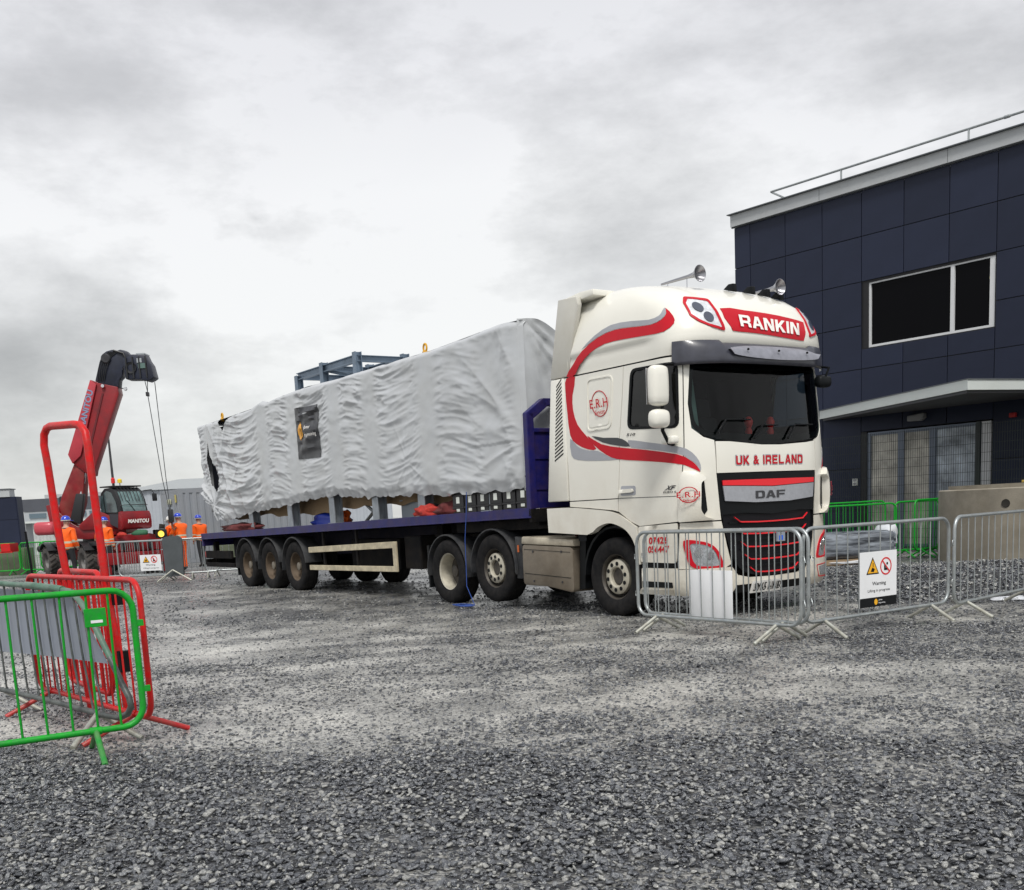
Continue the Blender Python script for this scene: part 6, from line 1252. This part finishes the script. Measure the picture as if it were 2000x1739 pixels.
def person(lab,x,y,face,h=1.78,helm=helb,trm=trou,arms='down',lean=0,step=.05,headturn=0,white=False):
    """face: heading in degrees (direction the front points); built 1.78 m tall and scaled"""
    t=thing('person',lab,'person',(x,y,0),R(face-90),'site workers in orange jackets'); k=h/1.78; t.scale=(k,k,k)
    # local: +y is the front, x to the right
    lx=lambda s:s*.10
    A={'down':[((.20,.02,1.12),(.21,.10,.88),(.20,.14,.80)),((-.20,.02,1.12),(-.21,.10,.88),(-.20,.14,.80))],
       'front':[((.22,.10,1.18),(.12,.34,1.10),(.07,.42,1.11)),((-.22,.10,1.18),(-.12,.34,1.10),(-.07,.42,1.11))],
       'point':[((.20,.02,1.12),(.21,.10,.88),(.20,.14,.80)),((-.34,.10,1.22),(-.52,.28,1.12),(-.60,.34,1.11))],
       'pocket':[((.25,-.02,1.14),(.22,.12,.94),(.17,.15,.90)),((-.25,-.02,1.14),(-.22,.12,.94),(-.17,.15,.90))]}[arms]
    ly=lean
    V=[(0,0,.95),(0,ly*.3,1.12),(0,ly*.7,1.30),(0,ly,1.45),(0,ly+.01,1.53),(0,ly+.035,1.63),(0,ly+.03,1.72), # 0-6 pelvis..head
       (.09,0,.90),(.105,step,.50),(.11,step-.03,.10),(.12,step+.12,.04),
       (-.09,0,.90),(-.105,-step,.50),(-.11,-step-.05,.10),(-.12,-step+.10,.04)]
    E=[(0,1),(1,2),(2,3),(3,4),(4,5),(5,6),(0,7),(7,8),(8,9),(9,10),(0,11),(11,12),(12,13),(13,14)]
    RA=[(.15,.11),(.14,.10),(.165,.11),(.12,.08),.05,.085,.075,.095,.065,.045,.045,.095,.065,.045,.045]
    for i,sg in ((0,1),(1,-1)):
        el,wr_,ha=A[i]; sh=(sg*.19,ly,1.42); n=len(V)
        el=(el[0],el[1]+ly*.6,el[2])
        V+= [sh,el,wr_,ha]; E+=[(3,n),(n,n+1),(n+1,n+2),(n+2,n+3)]; RA+=[.07,.052,.036,.034]
    def mf(c): 
        if c.z>1.50: return 1
        if abs(c.y)>.0 and any((Vector(a[2])-c).length<.10 for a in A): return 1
        return 2 if c.z<.13 else 0
    body=skinmesh(V,E,RA,0,[trm,skin,boot],mf,'body',t)
    # jacket: a looser shell over trunk and arms
    V2=[(0,0,.86),(0,ly*.3,1.08),(0,ly*.7,1.28),(0,ly,1.44),(0,ly+.0,1.52)]; E2=[(0,1),(1,2),(2,3),(3,4)]; R2=[(.20,.155),(.195,.15),(.215,.155),(.15,.105),(.085,.085)]
    for i,sg in ((0,1),(1,-1)):
        el,wr_,ha=A[i]; n=len(V2); V2+=[(sg*.20,ly,1.41),(el[0]*1.02,el[1]+ly*.6,el[2]),tuple(Vector(wr_)*.97+Vector(el)*.03)]; E2+=[(3,n),(n,n+1),(n+1,n+2)]; R2+=[.092,.078,.062]
    def mj(c):
        if .93<c.z<.985 or 1.10<c.z<1.15 : return 1
        return 0
    skinmesh(V2,E2,R2,0,[hiv,tape],mj,'jacket',t,2)
    hd=Vector((0,ly+.035,1.63)); hr=Matrix.Rotation(R(headturn),4,'Z'); OH=Matrix.Translation(hd)@hr
    def hb(name,m,fn,*a,**kk): b=MB(); b.T=OH; getattr(b,fn)(*a,**kk); return b.build(name,m,t,50)
    hb('nose',skin,'tube',[(0,.085,.02),(0,.115,-.015),(0,.09,-.03)],[.008,.014,.008],6)
    for sg in (-1,1): hb('ear',skin,'lathe',[(0,-.012),(.022,-.008),(.028,.0),(0,.008)],10,(sg*.092,-.005,.0),'x'); hb('eye',blackp,'lathe',[(0,.0),(.010,-.002),(.011,-.01)],8,(sg*.034,.090,.018),'y')
    hb('mouth',mat('lips',(.35,.12,.10),.5),'box',(-.025,.083,-.052),(.025,.091,-.044))
    hp=[(.125,-.005),(.127,.01),(.122,.05),(.105,.09),(.075,.12),(.035,.135),(0,.138)]
    he=hb('helmet',helm,'lathe',hp,24,(0,-.005,.045),'z'); b=MB(); b.T=OH; b.prism([(-.10,.07),(.10,.07),(.085,.15),(.04,.185),(-.04,.185),(-.085,.15)],.04,.052,'z'); b.build('helmet_peak',helm,t,0)
    hb('helmet_band',tape,'lathe',[(.1285,.0),(.1295,.012),(.128,.02)],24,(0,-.005,.045),'z')
    return t
person('worker in orange jacket and blue helmet standing alone nearest, beside the telehandler rear wheel',-12.10,29.9,70,1.84,arms='pocket',headturn=-30)
person('worker in blue helmet with dark ear muffs reaching his left arm over the front wheel',-12.20,33.0,75,1.80,arms='point',headturn=-20)
person('worker in white helmet leaning over papers on the machine front',-10.65,34.9,165,1.74,helm=helw,arms='front',lean=.10,headturn=10)
person('worker in blue helmet and orange trousers standing right behind the dark panel',-10.35,34.6,150,1.82,trm=hiv,arms='front',lean=.04)
person('rightmost worker in blue helmet and black trousers, by the trailer rear',-10.42,37.0,140,1.76,arms='down')
o=one('clipboard',mat('clip_dark',(.03,.025,.02),.6),None,'box',(-.09,-.01,0),(.09,.01,.24),bevel=.005); o.location=(-10.92,34.45,1.30); o.rotation_euler=(R(20),R(10),R(20)); tag(o,'dark board held up by the worker in the white helmet','board')
# mid-distance barriers
GM='galvanised crowd barriers near the telehandler'
M1=barrier('galvanised barrier with a small warning sign in front of the telehandler',(-10.35,28.75),-14,galv,galvl,length=1.72,nb=12,grp=GM,hooks=False,r=.022,rb=.008)
M2=barrier('galvanised barrier overlapping the left end of the signed one, before the telehandler',(-10.95,29.3),-8,galv,galvl,length=2.2,nb=14,grp=GM,hooks=False,r=.022,rb=.008)
M3=barrier('galvanised barrier right of the upright dark panel by the workers',(-8.75,28.9),15,galv,galvl,length=1.0,nb=6,grp=GM,hooks=False,r=.022,rb=.008)
M4=barrier('galvanised barrier reaching toward the trailer rear from the workers',(-8.2,29.3),5,galv,galvl,length=2.2,nb=12,grp=GM,hooks=False,r=.022,rb=.008)
o=one('site_board',mat('panel_grey_dark',(.07,.08,.085),.6,var=.2),None,'prism',rpoly([(-.26,.12),(.26,.14),(.30,1.10),(.2,1.18),(-.2,1.17),(-.30,1.08)],.05),0,.05,'y'); o.location=(-8.72,28.25,0); o.rotation_euler=(0,0,R(-15)); tag(o,'upright dark grey panel strapped to the barrier end near the workers','panel')
b=MB(); 
for sg in (-1,1): b.tube([(-.05,0,.3),(sg*.45,-.1,.01)],.022,6)
o=b.build('stand',galvl,None); o.location=(-8.70,28.2,0); tag(o,'splayed galvanised foot under the dark panel','stand')
sg_=thing('warning_sign','small white lifting warning sign on the far barrier before the telehandler','sign',M1.location,0); sg_.rotation_euler=M1.rotation_euler
def small_sign(t):
    x0,x1,z0,z1,y=.68,1.30,.30,.72,-.03
    b=MB(); b.box((x0,y-.004,z0),(x1,y,z1)); b.build('sign_board',whitem,t,0)
    sf=lambda dy:(lambda q,z:(np.array([q,y-.0042-dy,z]),np.array([0,-1.,0])))
    T3=lambda k:[(.86-.10*k,.50-.0*k+.09-.075*k),(.86+.10*k,.50+.09-.075*k),(.86,.59+.10*k-.01)]
    patch('triangle_border',T3(1),blackp,t,off=0,thick=.001,step=.3,surf=sf(.003)); patch('triangle',T3(.78),mat('sign_yellow',(.85,.42,.01)),t,off=0,thick=.001,step=.3,surf=sf(.006)); patch('load_symbol',[(.83,.55),(.88,.55),(.89,.59),(.86,.61)],blackp,t,off=0,thick=.001,step=.3,surf=sf(.009))
    cir=lambda r:[(1.10+r*math.cos(k*PI/12),.595+r*math.sin(k*PI/12)) for k in range(24)]
    patch('prohibition_ring',[cir(.095),cir(.075)],mat('sign_red',(.65,.015,.02)),t,off=0,thick=.001,step=.3,surf=sf(.003)); patch('prohibition_bar',[(1.03,.66),(1.045,.67),(1.17,.53),(1.155,.52)],mat('sign_red',(.65,.015,.02)),t,off=0,thick=.001,step=.3,surf=sf(.006)); patch('person_symbol',[(1.07,.54),(1.13,.54),(1.12,.59),(1.09,.64),(1.07,.62)],blackp,t,off=0,thick=.001,step=.3,surf=sf(.003))
    lettering('Warning',(.84,y-.006,.42),(1,0,0),(0,0,1),.28,.055,blackp,'sign_text',t,.01,out=0); lettering('Lifting in progress',(.76,y-.006,.345),(1,0,0),(0,0,1),.46,.045,blackp,'sign_text',t,.0,out=0)
small_sign(sg_)
